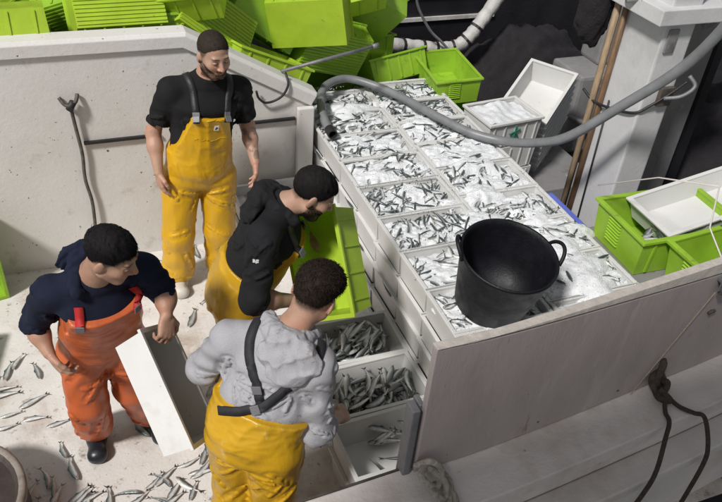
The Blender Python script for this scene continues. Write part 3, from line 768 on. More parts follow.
MB().tube(spline([(.12, -.04, 1.44), (.20, -.09, 1.47), (.27, -.10, 1.53), (.25, -.05, 1.58)], 5), .013, 8).obj('shackle', M_steel, co, smooth=True)
co2 = thing('steel_gantry', 'grey steel gantry leg standing behind the white column', 'gantry', (3.95, 3.62, 0))
MB().box((0, 0, 0), (.14, .10, 1.9)).obj('leg', M_grey, co2, bevel=.006)
MB().box((-.7, .01, 1.91), (.5, .09, 1.98)).obj('cross_bar', M_col, co2, bevel=.006)
MB().box((.20, .02, .0), (.27, .08, 1.9)).obj('leg', M_dark, co2)
tag(MB().box((3.62, 3.50, 1.995), (4.6, 4.1, 2.06)).obj('blue_cover', mat('blue_plastic', (.03, .20, .62), .5, .1), bevel=.01), 'blue cover on the frame head above the grey leg', 'cover')
tag(MB().tube(spline([(3.05, 3.42, 1.98), (3.30, 3.32, 2.04), (3.52, 3.28, 2.05), (3.75, 3.30, 2.04), (4.0, 3.40, 2.03)], 6), .035, 10).obj('conduit', M_wrap, smooth=True), 'pale conduit running across the column head', 'conduit')
tag(MB().box((2.70, 2.93, .50), (2.985, 3.52, .60)).obj('blue_tray', mat('blue_tray', (.10, .14, .50), .5, .1), bevel=.01), 'blue tray edge showing beside the iced stack', 'tray')
tag(MB().box((2.70, 2.93, 0), (2.98, 3.52, .495)).obj('tray_stand', M_grey), 'grey stand holding the blue tray beside the stack', 'stand')

# ------------------------------------------------------------------ green crates with white crates at the near side
lk = thing('side_locker', 'grey side locker under the two near green crates', 'locker')
MB().box((2.70, 1.86, 0), (3.75, 2.86, .80)).obj('body', M_grey, lk, bevel=.01)
c1 = green_crate('green louvred crate beside the tub holding a tilted white crate', (3.055, 2.575, .805), (0, 0, -.04), GREEN, 8, centre=False); c1.scale = (1.2, 1.2, 1.2)
c2 = green_crate('nearer green louvred crate against the mauve panel', (3.21, 2.115, .815), (0, -.10, -.02), GREEN, 8, centre=False); c2.scale = (1.2, 1.2, 1.35)
w1 = white_crate('large white crate lying tilted across the green louvred crate', (3.34, 2.575, .985), (.0, -.20, -.03)); w1.scale = (1.5, 1.12, .80)
w2 = white_crate('flat white crate lying over the nearer green crate', (3.53, 2.12, 1.14), (-.03, -.17, .02)); w2.scale = (1.35, 1.2, .5)
for k in range(5):
    fish('silver fish left in the louvred crate under the tilted white crate', (2.80 + .025*k, 2.44 + .03*(k % 3), 1.0), .3*k, .15, .2*k, .1, 'fish left in the louvred crate')
tag(MB().tube(spline([(3.40, 2.22, 1.33), (3.46, 2.28, 1.37), (3.50, 2.20, 1.37), (3.56, 2.26, 1.39), (3.62, 2.14, 1.36)], 5), [.05, .06, .07, .065, .07, .06, .075, .07, .06, .07, .06, .055, .06, .065, .06, .05, .055, .05, .04, .05, .045], 9).obj('teal_cloth', mat('teal_cloth', (.01, .26, .16), .8, .3, 20, .6, 60), smooth=True), 'bunched teal green cloth on the white crate at the edge', 'cloth')
tag(MB().tube([(2.40, 1.66, 1.48), (2.52, 1.90, 1.50), (2.60, 2.0, 1.64)], .004, 5).obj('cord', mat('white_cord', (.55, .52, .48), .8), smooth=True), 'thin white cord rising from the panel hinge', 'cord')
tag(MB().tube([(2.60, 2.0, 1.64), (2.78, 2.5, 1.36), (2.66, 2.78, 1.16)], .004, 5).obj('cord', MATS['white_cord'], smooth=True), 'thin white cord running over the louvred crates', 'cord')

# ------------------------------------------------------------------ ropes on the near rail
M_rope = mat('pale_rope', (.42, .38, .33), .9, .35, 60, 1, 160)
M_drope = mat('dark_rope', (.055, .042, .035), .9, .4, 60, 1, 160)
rk = thing('mooring_rope', 'pale knotted rope at the foot of the steel post', 'rope')
kn = [(.98, 1.50, .96), (1.02, 1.46, 1.02), (1.06, 1.44, .97), (1.02, 1.40, .94), (.97, 1.43, .99), (1.01, 1.47, .98), (1.06, 1.41, .95), (1.04, 1.36, .92), (1.00, 1.37, .95), (1.03, 1.42, .93), (1.08, 1.37, .92), (1.06, 1.30, .91), (1.02, 1.27, .88), (1.05, 1.25, .80)]
MB().tube(spline(kn, 8), .0135, 8).obj('strand', M_rope, rk, smooth=True)
MB().tube(spline([(1.00, 1.50, .93), (1.07, 1.47, .93), (1.09, 1.41, .92), (1.05, 1.34, .915), (1.01, 1.31, .915), (1.09, 1.29, .90), (1.12, 1.24, .80)], 8), .0125, 8).obj('strand', M_rope, rk, smooth=True)
rk = thing('tied_rope', 'dark rope knotted through the panel foot with ends trailing over the rail', 'rope')
kn = [(2.23, 1.665, 1.0), (2.20, 1.60, 1.05), (2.17, 1.57, .96), (2.22, 1.56, .93), (2.20, 1.60, .99), (2.15, 1.58, .97), (2.17, 1.53, .93), (2.21, 1.55, .97), (2.19, 1.59, .94), (2.15, 1.52, .935), (2.19, 1.49, .93), (2.16, 1.54, .96)]
MB().tube(spline(kn, 8), .016, 8).obj('knot', M_drope, rk, smooth=True)
MB().tube(spline([(2.17, 1.50, .935), (2.14, 1.45, .914), (2.12, 1.40, .914), (2.06, 1.345, .905), (1.99, 1.27, .80), (1.94, 1.245, .70), (1.88, 1.24, .5), (1.86, 1.24, .3)], 8), .010, 7).obj('strand', M_drope, rk, smooth=True)
MB().tube(spline([(2.19, 1.51, .935), (2.22, 1.46, .914), (2.26, 1.41, .912), (2.30, 1.38, .90), (2.30, 1.31, .80), (2.29, 1.283, .70), (2.28, 1.28, .4), (2.28, 1.28, .2)], 8), .010, 7).obj('strand', M_drope, rk, smooth=True)

# ------------------------------------------------------------------ things at the left edge
ld = thing('hatch_lid', 'dark brown lid with a pale rim in the near corner', 'lid', (-.83, 2.40, .02), (0, 0, 0))
MB().lathe([(0, 0), (.33, 0), (.345, .02), (.345, .24), (.33, .26), (.315, .25), (.30, .235), (0, .235)], 40).obj('drum', mat('lid_brown', (.05, .036, .032), .5, .3, 6, .3, 40), ld, smooth=False)
MB().lathe([(.318, .262), (.335, .272), (.352, .262), (.352, .235)], 40).obj('rim', mat('lid_rim', (.22, .19, .165), .6, .3, 20), ld, smooth=True)
green_crate('green crate standing on end against the white wall at the edge', (-.785, 4.17, .30), axes_rot((0, .05, 1), (.2, -1, 0)), GREEN)
green_crate('green crate on the deck at the frame edge by scattered fish', (-.98, 3.42, .105), axes_rot((.2, 1, 0), (0, 0, 1)), GREEN)

# ------------------------------------------------------------------ dark far side: neighbouring hull, net heap, winch
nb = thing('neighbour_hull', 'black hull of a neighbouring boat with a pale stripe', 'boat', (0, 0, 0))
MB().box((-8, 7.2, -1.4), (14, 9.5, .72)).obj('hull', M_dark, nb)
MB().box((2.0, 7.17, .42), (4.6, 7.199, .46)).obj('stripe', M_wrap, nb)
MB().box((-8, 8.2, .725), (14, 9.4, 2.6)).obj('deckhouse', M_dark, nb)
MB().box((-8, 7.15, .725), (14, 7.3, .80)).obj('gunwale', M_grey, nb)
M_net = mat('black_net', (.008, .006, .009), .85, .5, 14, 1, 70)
def lump(cx, cy, rx, ry, h, seed, z0=0.0, n=46):
    X, Y = np.meshgrid(np.linspace(-1, 1, n), np.linspace(-1, 1, n), indexing='ij')
    P = np.stack([X.ravel()*rx + cx, Y.ravel()*ry + cy, np.zeros(n*n)], 1)
    r2 = (X.ravel()**2 + Y.ravel()**2)
    P[:, 2] = z0 + h*np.clip(1 - r2, -.15, 1)**1 + (.08*wnoise(P, seed, 9, 3) + .05*wnoise(P, seed+1, 30, 3))*np.clip(1.2-r2, 0, 1)
    P[:, 2] = np.maximum(P[:, 2], z0 - .01)
    ii, jj = np.meshgrid(np.arange(n-1), np.arange(n-1), indexing='ij'); a = (ii*n + jj).ravel()
    return np_mesh('net', P, np.stack([a, a+n, a+n+1, a+1], 1))
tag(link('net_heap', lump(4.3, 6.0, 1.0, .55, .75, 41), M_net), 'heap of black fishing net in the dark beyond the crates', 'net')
wn = thing('winch', 'dark grey winch block with drum and handle behind the nested crates', 'winch', (4.35, 5.05, 0))
MB().box((-.25, -.2, 0), (.30, .25, .75)).obj('housing', M_grey, wn, bevel=.03)
MB().box((.05, .0, .75), (.42, .28, 1.30)).obj('head_block', M_grey, wn, bevel=.03)
MB().lathe([(0, 0), (.16, 0), (.16, .04), (.09, .05), (.09, .26), (.16, .27), (.16, .31), (0, .31)], 20, Matrix.Translation((-.08, -.25, .52)) @ Matrix.Rotation(rad(90), 4, 'Y')).obj('drum', M_steel, wn)
MB().tube([(-.30, -.22, .40), (-.10, -.34, .34)], .025, 8).obj('handle', M_steel, wn, smooth=True)
def blob(rx, ry, rz, seed):
    bm = bmesh.new(); bmesh.ops.create_icosphere(bm, subdivisions=4, radius=1)
    P = np.array([v.co[:] for v in bm.verts]); P2 = P*(rx, ry, rz); d = 1 + .18*wnoise(P2, seed, 22, 3) + .08*wnoise(P2, seed+1, 70, 2)
    for v, q in zip(bm.verts, P2*d[:, None]): v.co = q
    me = bpy.data.meshes.new('bundle'); bm.to_mesh(me); bm.free(); me.polygons.foreach_set('use_smooth', [True]*len(me.polygons)); return me
tag(link('net_bundle', blob(.11, .10, .24, 51), M_net), 'black net bundle slung on the brown pipes at the column head', 'net').location = (3.09, 3.70, 1.80)
tag(link('added_dark_heap', lump(5.2, 4.0, 1.15, 1.0, .9, 61, 0, 50), M_net), 'black heap added behind the column to stand in for unlit dark', 'dark_heap')  # heap added to keep the area behind the column black
# ------------------------------------------------------------------ people: smooth distance-field bodies and clothes, meshed with surface nets
f32 = np.float32
def sq(v): return np.einsum('ij,ij->i', v, v)
def A(*p): return np.array(p, f32)
def nrm(v): v = np.asarray(v, float); return v / np.linalg.norm(v)
def smin(a, b, k):
    h = np.clip(.5 + .5*(b - a)/k, 0, 1); return b + (a - b)*h - k*h*(1 - h)
def smax(a, b, k): return -smin(-a, -b, k)

class Prim:
    __slots__ = ('c', 'R', 'fn', 'k')
    def __init__(s, c, R, fn, k=None): s.c = np.asarray(c, f32); s.R = R; s.fn = fn; s.k = k
def rcone(a, b, ra, rb, capa=False, capb=False, rip=0.0, ripn=4.0, ph=0.0, k=None):
    a = np.asarray(a, f32); b = np.asarray(b, f32); ab = b - a; L2 = float(ab @ ab); L = math.sqrt(L2); d = ab / L
    def fn(P):
        q = P - a; t0 = q @ ab / L2; t = np.clip(t0, 0, 1)
        w = q - t[:, None]*ab
        r = ra + (rb - ra)*t
        if rip:
            r = r + rip*np.sin(6.283*ripn*t + ph + 2.2*np.sin(w @ A(23, 11, 17) + ph) + w @ A(31, -27, 19))
        o = np.sqrt(sq(w)) - r
        if capb: o = np.maximum(o, (t0 - 1)*L)
        if capa: o = np.maximum(o, -t0*L)
        return o
    return Prim((a + b)/2, L/2 + max(ra, rb), fn, k)
def ell(c, r, fr=None, k=None):
    c = np.asarray(c, f32); r = np.asarray(r, f32)
    M = np.eye(3, dtype=f32) if fr is None else np.asarray(fr, f32)      # rows: local axes
    def fn(P):
        q = (P - c) @ M.T; k0 = np.sqrt(sq(q/r)); k1 = np.sqrt(sq(q/(r*r))) + 1e-9
        return k0*(k0 - 1)/k1
    return Prim(c, float(r.max()), fn, k)
def loftseg(p0, p1, a0, b0, a1, b1, rx, fy):
    """elliptic section swept from p0 to p1: half widths a along rx, half depths b along fy"""
    p0 = np.asarray(p0, f32); p1 = np.asarray(p1, f32); u = p1 - p0; L2 = float(u @ u); rx = np.asarray(rx, f32); fy = np.asarray(fy, f32)
    uu = u / math.sqrt(L2)
    rx = rx - uu*(rx @ uu); rx /= np.linalg.norm(rx); fy = np.cross(uu, rx)
    def fn(P):
        q = P - p0; t = np.clip(q @ u / L2, 0, 1); w = q - t[:, None]*u
        a = a0 + (a1 - a0)*t; b = b0 + (b1 - b0)*t
        x = w @ rx; y = w @ fy; z = w @ uu; c = np.minimum(a, b)*.7
        k0 = np.sqrt((x/a)**2 + (y/b)**2 + (z/c)**2); k1 = np.sqrt((x/(a*a))**2 + (y/(b*b))**2 + (z/(c*c))**2) + 1e-9
        return k0*(k0 - 1)/k1
    return Prim((p0 + p1)/2, math.sqrt(L2)/2 + max(a0, a1, b0, b1), fn)
def union(prims, k=.02, far=.16):
    def fn(P):
        d = np.full(len(P), far, f32); lo, hi = P.min(0), P.max(0)
        for p in prims:
            if ((np.maximum(0, np.maximum(lo - p.c, p.c - hi)))**2).sum() > (p.R + far)**2: continue
            q = P - p.c; m = np.nonzero(sq(q) < (p.R + far)**2)[0]
            if len(m): d[m] = smin(d[m], p.fn(P[m]), p.k or k)
        return d
    fn.prims = prims
    return fn

def snet(f, lo, hi, h, pad=3):
    """mesh f<0 inside the box on a grid of step h; returns vertices, quads"""
    lo = np.asarray(lo, float) - pad*h*0; n = np.ceil((np.asarray(hi) - lo)/h).astype(int) + 1
    B = 8; nb = -(-n // B); n = nb*B
    D = np.full(n, 1.0, f32)
    bi = np.stack(np.meshgrid(*[np.arange(k) for k in nb], indexing='ij'), -1).reshape(-1, 3)
    cen = (lo + (bi*B + B/2 - .5)*h).astype(f32)
    dc = f(cen); act = np.abs(dc) < B*h*.87*1.25 + .014
    inner = (~act) & (dc < 0)
    D6 = D.reshape(nb[0], B, nb[1], B, nb[2], B)
    for i in bi[inner]: D6[i[0], :, i[1], :, i[2], :] = -1
    ab = bi[act]; key = ((ab[:, 0]//4)*1000 + ab[:, 1]//4)*1000 + ab[:, 2]//4; ab = ab[np.argsort(key, kind='stable')]
    g = np.stack(np.meshgrid(*[np.arange(B)]*3, indexing='ij'), -1).reshape(-1, 3)
    CH_ = 48
    for s in range(0, len(ab), CH_):
        blk = ab[s:s+CH_]
        P = (lo + (blk[:, None, :]*B + g[None])*h).reshape(-1, 3).astype(f32)
        val = f(P).reshape(len(blk), B, B, B)
        D6[blk[:, 0], :, blk[:, 1], :, blk[:, 2], :] = val
    I = D < 0
    c8 = [(i, j, k) for i in (0, 1) for j in (0, 1) for k in (0, 1)]
    m = n - 1
    sl = lambda X, o: X[o[0]:o[0]+m[0], o[1]:o[1]+m[1], o[2]:o[2]+m[2]]
    cnt = np.zeros(m, np.int8)
    for o in c8: cnt += sl(I, o)
    cells = np.argwhere((cnt > 0) & (cnt < 8))
    if len(cells) == 0: return np.zeros((0, 3)), np.zeros((0, 4), int)
    vals = np.stack([D[cells[:, 0]+o[0], cells[:, 1]+o[1], cells[:, 2]+o[2]] for o in c8], 1)
    acc = np.zeros((len(cells), 3)); num = np.zeros(len(cells))
    for i in range(8):
        for j in range(i+1, 8):
            if sum(abs(a-b) for a, b in zip(c8[i], c8[j])) != 1: continue
            x = (vals[:, i] < 0) != (vals[:, j] < 0)
            t = np.where(x, vals[:, i]/(vals[:, i] - vals[:, j] + 1e-12), 0)
            acc += np.where(x[:, None], np.array(c8[i]) + t[:, None]*(np.array(c8[j]) - np.array(c8[i])), 0); num += x
    V = lo + (cells + acc/num[:, None])*h
    idx = np.full(m, -1, np.int32); idx[cells[:, 0], cells[:, 1], cells[:, 2]] = np.arange(len(cells))
    Q = []
    for ax in range(3):
        o = [0, 0, 0]; o[ax] = 1
        e = I[:n[0]-o[0], :n[1]-o[1], :n[2]-o[2]] != I[o[0]:, o[1]:, o[2]:]
        p = np.argwhere(e); b, c = (ax+1) % 3, (ax+2) % 3
        p = p[(p[:, b] > 0) & (p[:, c] > 0) & (p[:, b] < m[b]) & (p[:, c] < m[c]) & (p[:, ax] < m[ax])]
        if not len(p): continue
        def at(db, dc_):
            q = p.copy(); q[:, b] -= db; q[:, c] -= dc_; return idx[q[:, 0], q[:, 1], q[:, 2]]
        q = np.stack([at(1, 1), at(0, 1), at(0, 0), at(1, 0)], 1)
        flip = ~I[p[:, 0], p[:, 1], p[:, 2]]
        q[flip] = q[flip][:, ::-1]
        Q.append(q)
    Q = np.concatenate(Q); Q = Q[(Q >= 0).all(1)]
    return V, Q
def bounds(prims, pad=.03):
    lo = np.min([p.c - p.R for p in prims], 0) - pad; hi = np.max([p.c + p.R for p in prims], 0) + pad
    return lo, hi
def project(f, P, off=0.0, it=6):
    P = np.asarray(P, f32).copy(); e = .003
    for _ in range(it):
        g = np.stack([(f(P + e*A(*ax)) - f(P - e*A(*ax)))/(2*e) for ax in ((1, 0, 0), (0, 1, 0), (0, 0, 1))], 1)
        P = P - ((f(P) - off)/((g*g).sum(1) + 1e-6))[:, None]*g
    g /= np.linalg.norm(g, axis=1)[:, None] + 1e-9
    return P, g

def frame(f, u):
    u = nrm(u); f = np.asarray(f, float); f = nrm(f - u*(f @ u)); return np.stack([np.cross(f, u), f, u])     # rows right, forward, up

def hand_prims(w, d, n, s, curl=.6, sc=1.0, spread=.13, thumb=.5):
    """w wrist, d finger direction, n palm normal, s thumb side"""
    w = np.asarray(w, float); d = nrm(d); n = nrm(n - d*np.dot(n, d)); s = nrm(s - d*np.dot(s, d) - n*np.dot(s, n)); out = []
    ks = .004*sc
    out.append(ell(w + d*.045*sc, (.038*sc, .050*sc, .017*sc), np.stack([s, d, n]), k=.012))
    for i, (o, ln, r) in enumerate([(.031, .070, .0100), (.0105, .079, .0102), (-.0105, .073, .0098), (-.030, .057, .0088)]):
        kn = w + d*(.090 - .006*abs(i-1.2))*sc + s*o*sc
        out.append(rcone(w + d*.02*sc + s*o*.55*sc, kn, .0135*sc, .0118*sc, k=.010))
        p = kn; ang = 0; fd = nrm(d + s*(1.4 - i)*spread)
        for j, fr in enumerate((.44, .31, .25)):
            ang += curl*(.75, .95, .7)[j]*(1 + .06*i)
            dd = fd*math.cos(ang) + n*math.sin(ang)
            q = p + dd*ln*fr*sc
            out.append(rcone(p, q, r*sc*(1 - .10*j), r*sc*(1 - .10*(j+1)), k=ks)); p = q
    b = w + d*.022*sc + s*.026*sc
    t1 = b + (d*.55 + s*.75 + n*.25*thumb)*.040*sc; t2 = t1 + (d*.8 + s*.30*(1-thumb) + n*.6*thumb)*.032*sc; t3 = t2 + (d*.75 - s*.1 + n*.75*thumb)*.026*sc
    out += [rcone(b, t1, .0165*sc, .0125*sc, k=.010), rcone(t1, t2, .0120*sc, .0105*sc, k=ks), rcone(t2, t3, .0105*sc, .0085*sc, k=ks)]
    return out

def head_fn(hc, F, sc=1.0):
    """head distance field in a local frame: x right, y forward, z up, origin at eye height in the middle of the skull"""
    F = np.asarray(F, f32); hc = np.asarray(hc, f32)
    pr_ = [ell((0, -.014, .034), (.0775, .098, .086)), ell((0, .022, -.030), (.0655, .073, .088)), rcone((-.018, .062, -.094), (.018, .062, -.094), .021, .021),
           rcone((-.050, .004, -.058), (-.020, .056, -.092), .026, .022), rcone((.050, .004, -.058), (.020, .056, -.092), .026, .022),
           rcone((-.034, .076, .024), (.034, .076, .024), .0135, .0135, k=.014),
           ell((-.040, .058, -.022), (.026, .026, .026)), ell((.040, .058, -.022), (.026, .026, .026))]
    fine = [rcone((0, .088, .012), (0, .110, -.026), .0078, .0120, k=.010), ell((-.0125, .098, -.031), (.009, .011, .0075), k=.006), ell((.0125, .098, -.031), (.009, .011, .0075), k=.006),
            rcone((-.019, .084, -.0575), (.019, .084, -.0575), .0068, .0068, k=.006), rcone((-.016, .083, -.0685), (.016, .083, -.0685), .0075, .0075, k=.006),
            rcone((0, .080, -.055), (0, .092, -.057), .006, .0075, k=.006)]
    eyes = [ell((s*.031, .079, .004), (.0135, .0135, .0115), k=.003) for s in (-1, 1)]
    ears = [ell((s*.0785, -.006, -.010), (.010, .020, .031), np.array([[1, s*.45, 0], [-s*.45, 1, -.15], [0, .15, 1]])/1.09, k=.006) for s in (-1, 1)]
    u1 = union(pr_, .022, .2)
    def local(P): return (P - hc) @ F.T / sc
    def fn(P):
        q = local(P); d = u1(q)
        for s in (-1, 1):
            c = q - A(s*.032, .098, .003); d = smax(d, -(np.sqrt((c*c*A(1, 1, 1.6)).sum(1)) - .0175), .014)
        for p in fine: d = smin(d, p.fn(q), p.k)
        d = smax(d, -(np.sqrt(((q - A(0, .098, -.063))**2 * A(.15, 1, 6)).sum(1)) - .0075), .004)
        for p in eyes: d = smin(d, p.fn(q), .003)
        for p in ears: d = smin(d, p.fn(q), .008)
        return d*sc
    fn.local = local; fn.cran = u1; fn.sc = sc
    pad = Prim(hc, .145*sc, fn, .02)
    return pad, fn

def crease(P, seed, u, fr, st, warp=1.8, oct=2):
    u = np.asarray(u, f32); Q = P - ((1 - st)*(P @ u))[:, None]*u
    return 1 - 2.1*np.abs(wnoise(Q, seed, fr, oct, warp))
def fold(p, q, w, dep):
    p = np.asarray(p, float); q = np.asarray(q, float); return ([p + (q - p)*k/5 for k in range(6)], w, dep)
def _fseg(p, q, w, dep, t0_, t1_):
    p = np.asarray(p, f32); q = np.asarray(q, f32); ab = q - p; L2 = float(ab @ ab) + 1e-9
    def fn(P):
        v = P - p; t = np.clip(v @ ab / L2, 0, 1); d = np.sqrt(sq(v - t[:, None]*ab))
        g_ = t0_ + (t1_ - t0_)*t; tap = np.clip(1 - np.abs(2*g_ - 1)**2.5, 0, 1)
        return dep*tap*(np.maximum(0, 1 - d/w)**1.4 - .45*np.maximum(0, 1 - np.abs(d - 1.7*w)/(.9*w)))
    return Prim((p + q)/2, math.sqrt(L2)/2 + 2.6*w, fn)
def lay(folds, f):
    """lay every crease line onto the surface of f"""
    if not folds: return []
    P, _ = project(f, np.concatenate([np.array(x[0]) for x in folds]), 0.0, 5); out = []; i = 0
    for pts, w, dep in folds:
        n = len(pts); q = P[i:i+n]; i += n
        for k in range(n-1):
            if np.linalg.norm(q[k+1]-q[k]) < .25: out.append(_fseg(q[k], q[k+1], w, dep, k/(n-1), (k+1)/(n-1)))
    return out
def foldsum(folds):
    def fn(P):
        s = np.zeros(len(P), f32); lo, hi = P.min(0), P.max(0)
        for p in folds:
            if ((np.maximum(0, np.maximum(lo - p.c, p.c - hi)))**2).sum() > p.R**2: continue
            q = P - p.c; m = np.nonzero(sq(q) < p.R**2)[0]
            if len(m):
                a = p.fn(P[m]); s[m] = np.where(np.abs(a) > np.abs(s[m]), a, s[m])
        return s
    return fn
def limb_folds(a, b, ra, rb, n, gen, tm, ts, arc, slope, w, dep):
    """creases round a limb: centred on t=tm (spread ts), each spanning an arc and climbing along the limb"""
    a = np.asarray(a, float); b = np.asarray(b, float); u = nrm(b - a); e1 = nrm(np.cross(u, (0.31, .55, .77))); e2 = np.cross(u, e1); L = np.linalg.norm(b - a); out = []
    for k in range(n):
        t = np.clip(gen.normal(tm, ts), .03, .97); th = gen.uniform(0, 6.283); da = arc*gen.uniform(.6, 1.3); dt = slope*gen.uniform(.4, 1.4)*gen.choice((-1, 1))
        pts = []
        for s_ in (-.5, -.25, 0, .25, .5):
            tt = np.clip(t + dt*s_, 0, 1); r = ra + (rb - ra)*tt; an_ = th + da*s_
            pts.append(a + (b - a)*tt + (e1*math.cos(an_) + e2*math.sin(an_))*r)
        ww = w*gen.uniform(.7, 1.3); dd = dep*gen.uniform(.6, 1.3)
        out.append((pts, ww, dd))
    return out
def lerp_tab(x, xs, ys): return np.interp(x, xs, ys)

def person(name, label, J, o):
    """J joints (world), o options. Builds body (one mesh), hair, clothes as children of an Empty at the feet."""
    base = np.array([(J['ankA'][0]+J['ankB'][0])/2, (J['ankA'][1]+J['ankB'][1])/2, 0.0])
    root = thing('person', label, 'person', tuple(base))
    for k in J: J[k] = np.asarray(J[k], float)
    shA, shB, pel, neck = J['shA'], J['shB'], J['pelvis'], J['neck']       # A is the person's right side
    up = nrm(neck - pel); TF = frame(o['facing'], up); r_, f_, u_ = TF
    L = np.linalg.norm(neck - pel); w = o.get('w', 1.0)
    waist = pel + (neck - pel)*.38 + f_*o.get('slouch', 0.0)
    chest = pel + (neck - pel)*.72 + f_*(.01 + o.get('slouch', 0.0)*.3)
    shm = (shA + shB)/2
    def fin(nm, V, Q, m, cols=None, parent=root, smooth=True):
        V = V - base
        return link(nm, np_mesh(nm, V, Q, smooth, cols), m, parent)
    # --- body -------------------------------------------------------------------------------------------
    HF = frame(o['look'], o['headup']); hpad, hfn = head_fn(J['head'], HF, o.get('hs', 1.0))
    hs = o.get('hs', 1.0)
    nb0 = J['head'] + HF[2]*(-.055)*hs + HF[1]*(-.022)*hs
    bp = [loftseg(pel, waist, .13, .085, .12, .08, r_, f_), loftseg(waist, chest, .12, .08, .13, .08, r_, f_),
          rcone(chest, neck, .07, .05), rcone(shA*.8+shm*.2, shB*.8+shm*.2, .035, .035), rcone(nb0, neck - u_*.03, .054*o.get('nk', 1), .066*o.get('nk', 1), k=.03)]
    hands = []
    for s in 'AB':
        sh, el, wr = J['sh'+s], J['el'+s], J['wr'+s]
        ar = o.get('arm', 1.0)
        bp += [rcone(sh, el, .040*ar, .040*ar), rcone(el, el + (wr-el)*.35, .041*ar, .043*ar), rcone(el + (wr-el)*.35, wr, .043*ar, .0275*ar)]
        hd = o['hand'+s]
        hands += hand_prims(wr, *hd)
        hip, kn, an = J['hip'+s], J['kn'+s], J['ank'+s]
        bp += [rcone(hip, kn, .075, .055), rcone(kn, an, .055, .04)]
    main = union(bp, .03); hu = union(hands, .006)
    def body(P):
        d = smin(main(P), hu(P), .010)
        q = P - hpad.c; m = np.nonzero(sq(q) < (hpad.R + .06)**2)[0]
        if len(m): d[m] = smin(d[m], hfn(P[m]), .022)
        return d
    boxes = []
    hb_ = (J['head'] - .165, J['head'] + .165, .0027)
    boxes.append(hb_)
    for s in 'AB':
        hp = [p for p in hand_prims(J['wr'+s], *o['hand'+s])]
        lo, hi = bounds(hp, .012); lo = np.minimum(lo, J['wr'+s] + (J['el'+s]-J['wr'+s])*.9 - .05); hi = np.maximum(hi, J['wr'+s] + (J['el'+s]-J['wr'+s])*.9 + .05)
        boxes.append((lo, hi, .0034))
    VV, QQ = [], []; n0_ = 0
    lo, hi = bounds(bp, .02)
    V, Q = snet(body, lo, hi, .012)
    kill = np.zeros(len(V), bool)
    for (l, h_, _) in boxes: kill |= ((V > np.asarray(l)+.012) & (V < np.asarray(h_)-.012)).all(1)
    Q = Q[~kill[Q].all(1)]
    VV.append(V); QQ.append(Q); n0_ += len(V)
    for (l, h_, st) in boxes:
        V, Q = snet(body, l, h_, st); VV.append(V); QQ.append(Q + n0_); n0_ += len(V)
    V = np.concatenate(VV); Q = np.concatenate(QQ)
    # colours of skin, brows, lips, eyes
    sk = np.array(o.get('skin', (.40, .235, .165)))
    C = np.tile(sk, (len(V), 1))
    ql = hfn.local(V.astype(f32)); x, y, z = ql.T; face = (np.abs(x) < .09) & (y > .03) & (np.abs(z) < .13) & (y < .14)
    n1 = wnoise(V, 5, 60, 2)
    C *= (1 + .07*n1)[:, None]*(1 + np.outer(wnoise(V, 6, 26, 2), (.03, -.06, -.07)))
    def paint(mask, col, a):
        wgt = np.clip(mask, 0, 1)[:, None]*a; C[:] = C*(1-wgt) + np.array(col)*wgt
    sm = lambda v, w_: np.clip(v/w_, 0, 1)
    fm = face.astype(float)
    paint(fm*sm(.028 - np.hypot(x, (z+.025)*1.2), .02), sk*(1.08, .80, .72), .5)                              # nose
    paint(fm*sm(.030 - np.hypot(np.abs(x)-.042, z+.022), .02), sk*(1.1, .82, .76), .4)                     # cheeks
    hairc = np.array(o.get('hair', (.018, .014, .012)))
    paint(fm*sm(.0055 - np.abs(z - .0255 - .004*np.cos((np.abs(x)-.032)*60)), .003)*sm(np.abs(x)-.010, .004)*sm(.052-np.abs(x), .006), hairc, .85)   # brows
    paint(fm*sm(1 - np.hypot((np.abs(x)-.031)/.0145, (z-.003)/.0046), .3), (.03, .022, .02), .9)             # eyes, lashes
    paint(fm*sm(1 - np.hypot(x/.025, (z+.063)/.0115), .3)*sm(y-.075, .004), (.30, .12, .10), .6)
    paint(fm*sm(1 - np.hypot(x/.021, (z+.063)/.0022), .5)*sm(y-.07, .004), (.06, .02, .02), .9)
    VB = V; beardw = np.zeros(len(V))
    if o.get('stub', 0):                                                                                      # beard shadow and cropped scalp
        jaw = sm(-.056 - z + .95*np.clip(np.abs(x)-.030, 0, 1), .016)
        mous = sm(1 - np.hypot(x/.034, (z+.048)/.0115), .35)*sm(y-.06, .01)
        chinp = sm(1 - np.hypot(x/.036, (z+.085)/.030), .35)
        bz = np.maximum(np.maximum(jaw, mous), chinp)*sm(y + .008, .02)*(1 - sm(1 - np.hypot(x/.021, (z+.0635)/.0085), .3)*.95)
        near = (np.linalg.norm(ql, axis=1) < .135)*sm(z+.125, .012)
        beardw = bz*near
        paint(bz*near*(.75+.25*n1), hairc, o['stub'])
    hl_ = lerp_tab(y, [-.12, -.06, -.025, .02, .035, .05, .075, .1], [-.062, -.055, -.005, -.005, .02, .055, .068+o.get('recede', 0), .075+o.get('recede', 0)])
    near = (np.linalg.norm(ql - A(0, -.01, .03), axis=1) < .125) & (np.abs(x) < .0795)
    paint(sm(z - hl_ - .004*wnoise(ql.astype(f32), 4, 120, 2), .022)*near*(.9 + .1*n1), hairc, .86)
    if 'tattoo' in o:
        s = o['tattoo']; el, wr = J['el'+s], J['wr'+s]; t = (V - el) @ (wr - el)/((wr-el) @ (wr-el)); dist = np.linalg.norm(V - el - np.clip(t, 0, 1)[:, None]*(wr-el), axis=1)
        paint(((t > .1) & (t < .93) & (dist < .06))*sm(wnoise(V, 77, 70, 3) + .05, .25), (.10, .085, .085), .55)
    fin('body', V, Q, M_skin, C)
    # --- hair -------------------------------------------------------------------------------------------
    ht = o.get('hairt', .006); hn = o.get('hairn', .003)
    hmat = mat('hair_' + name, tuple(hairc), .7, .3, 60, .3, 200, spec=.12)
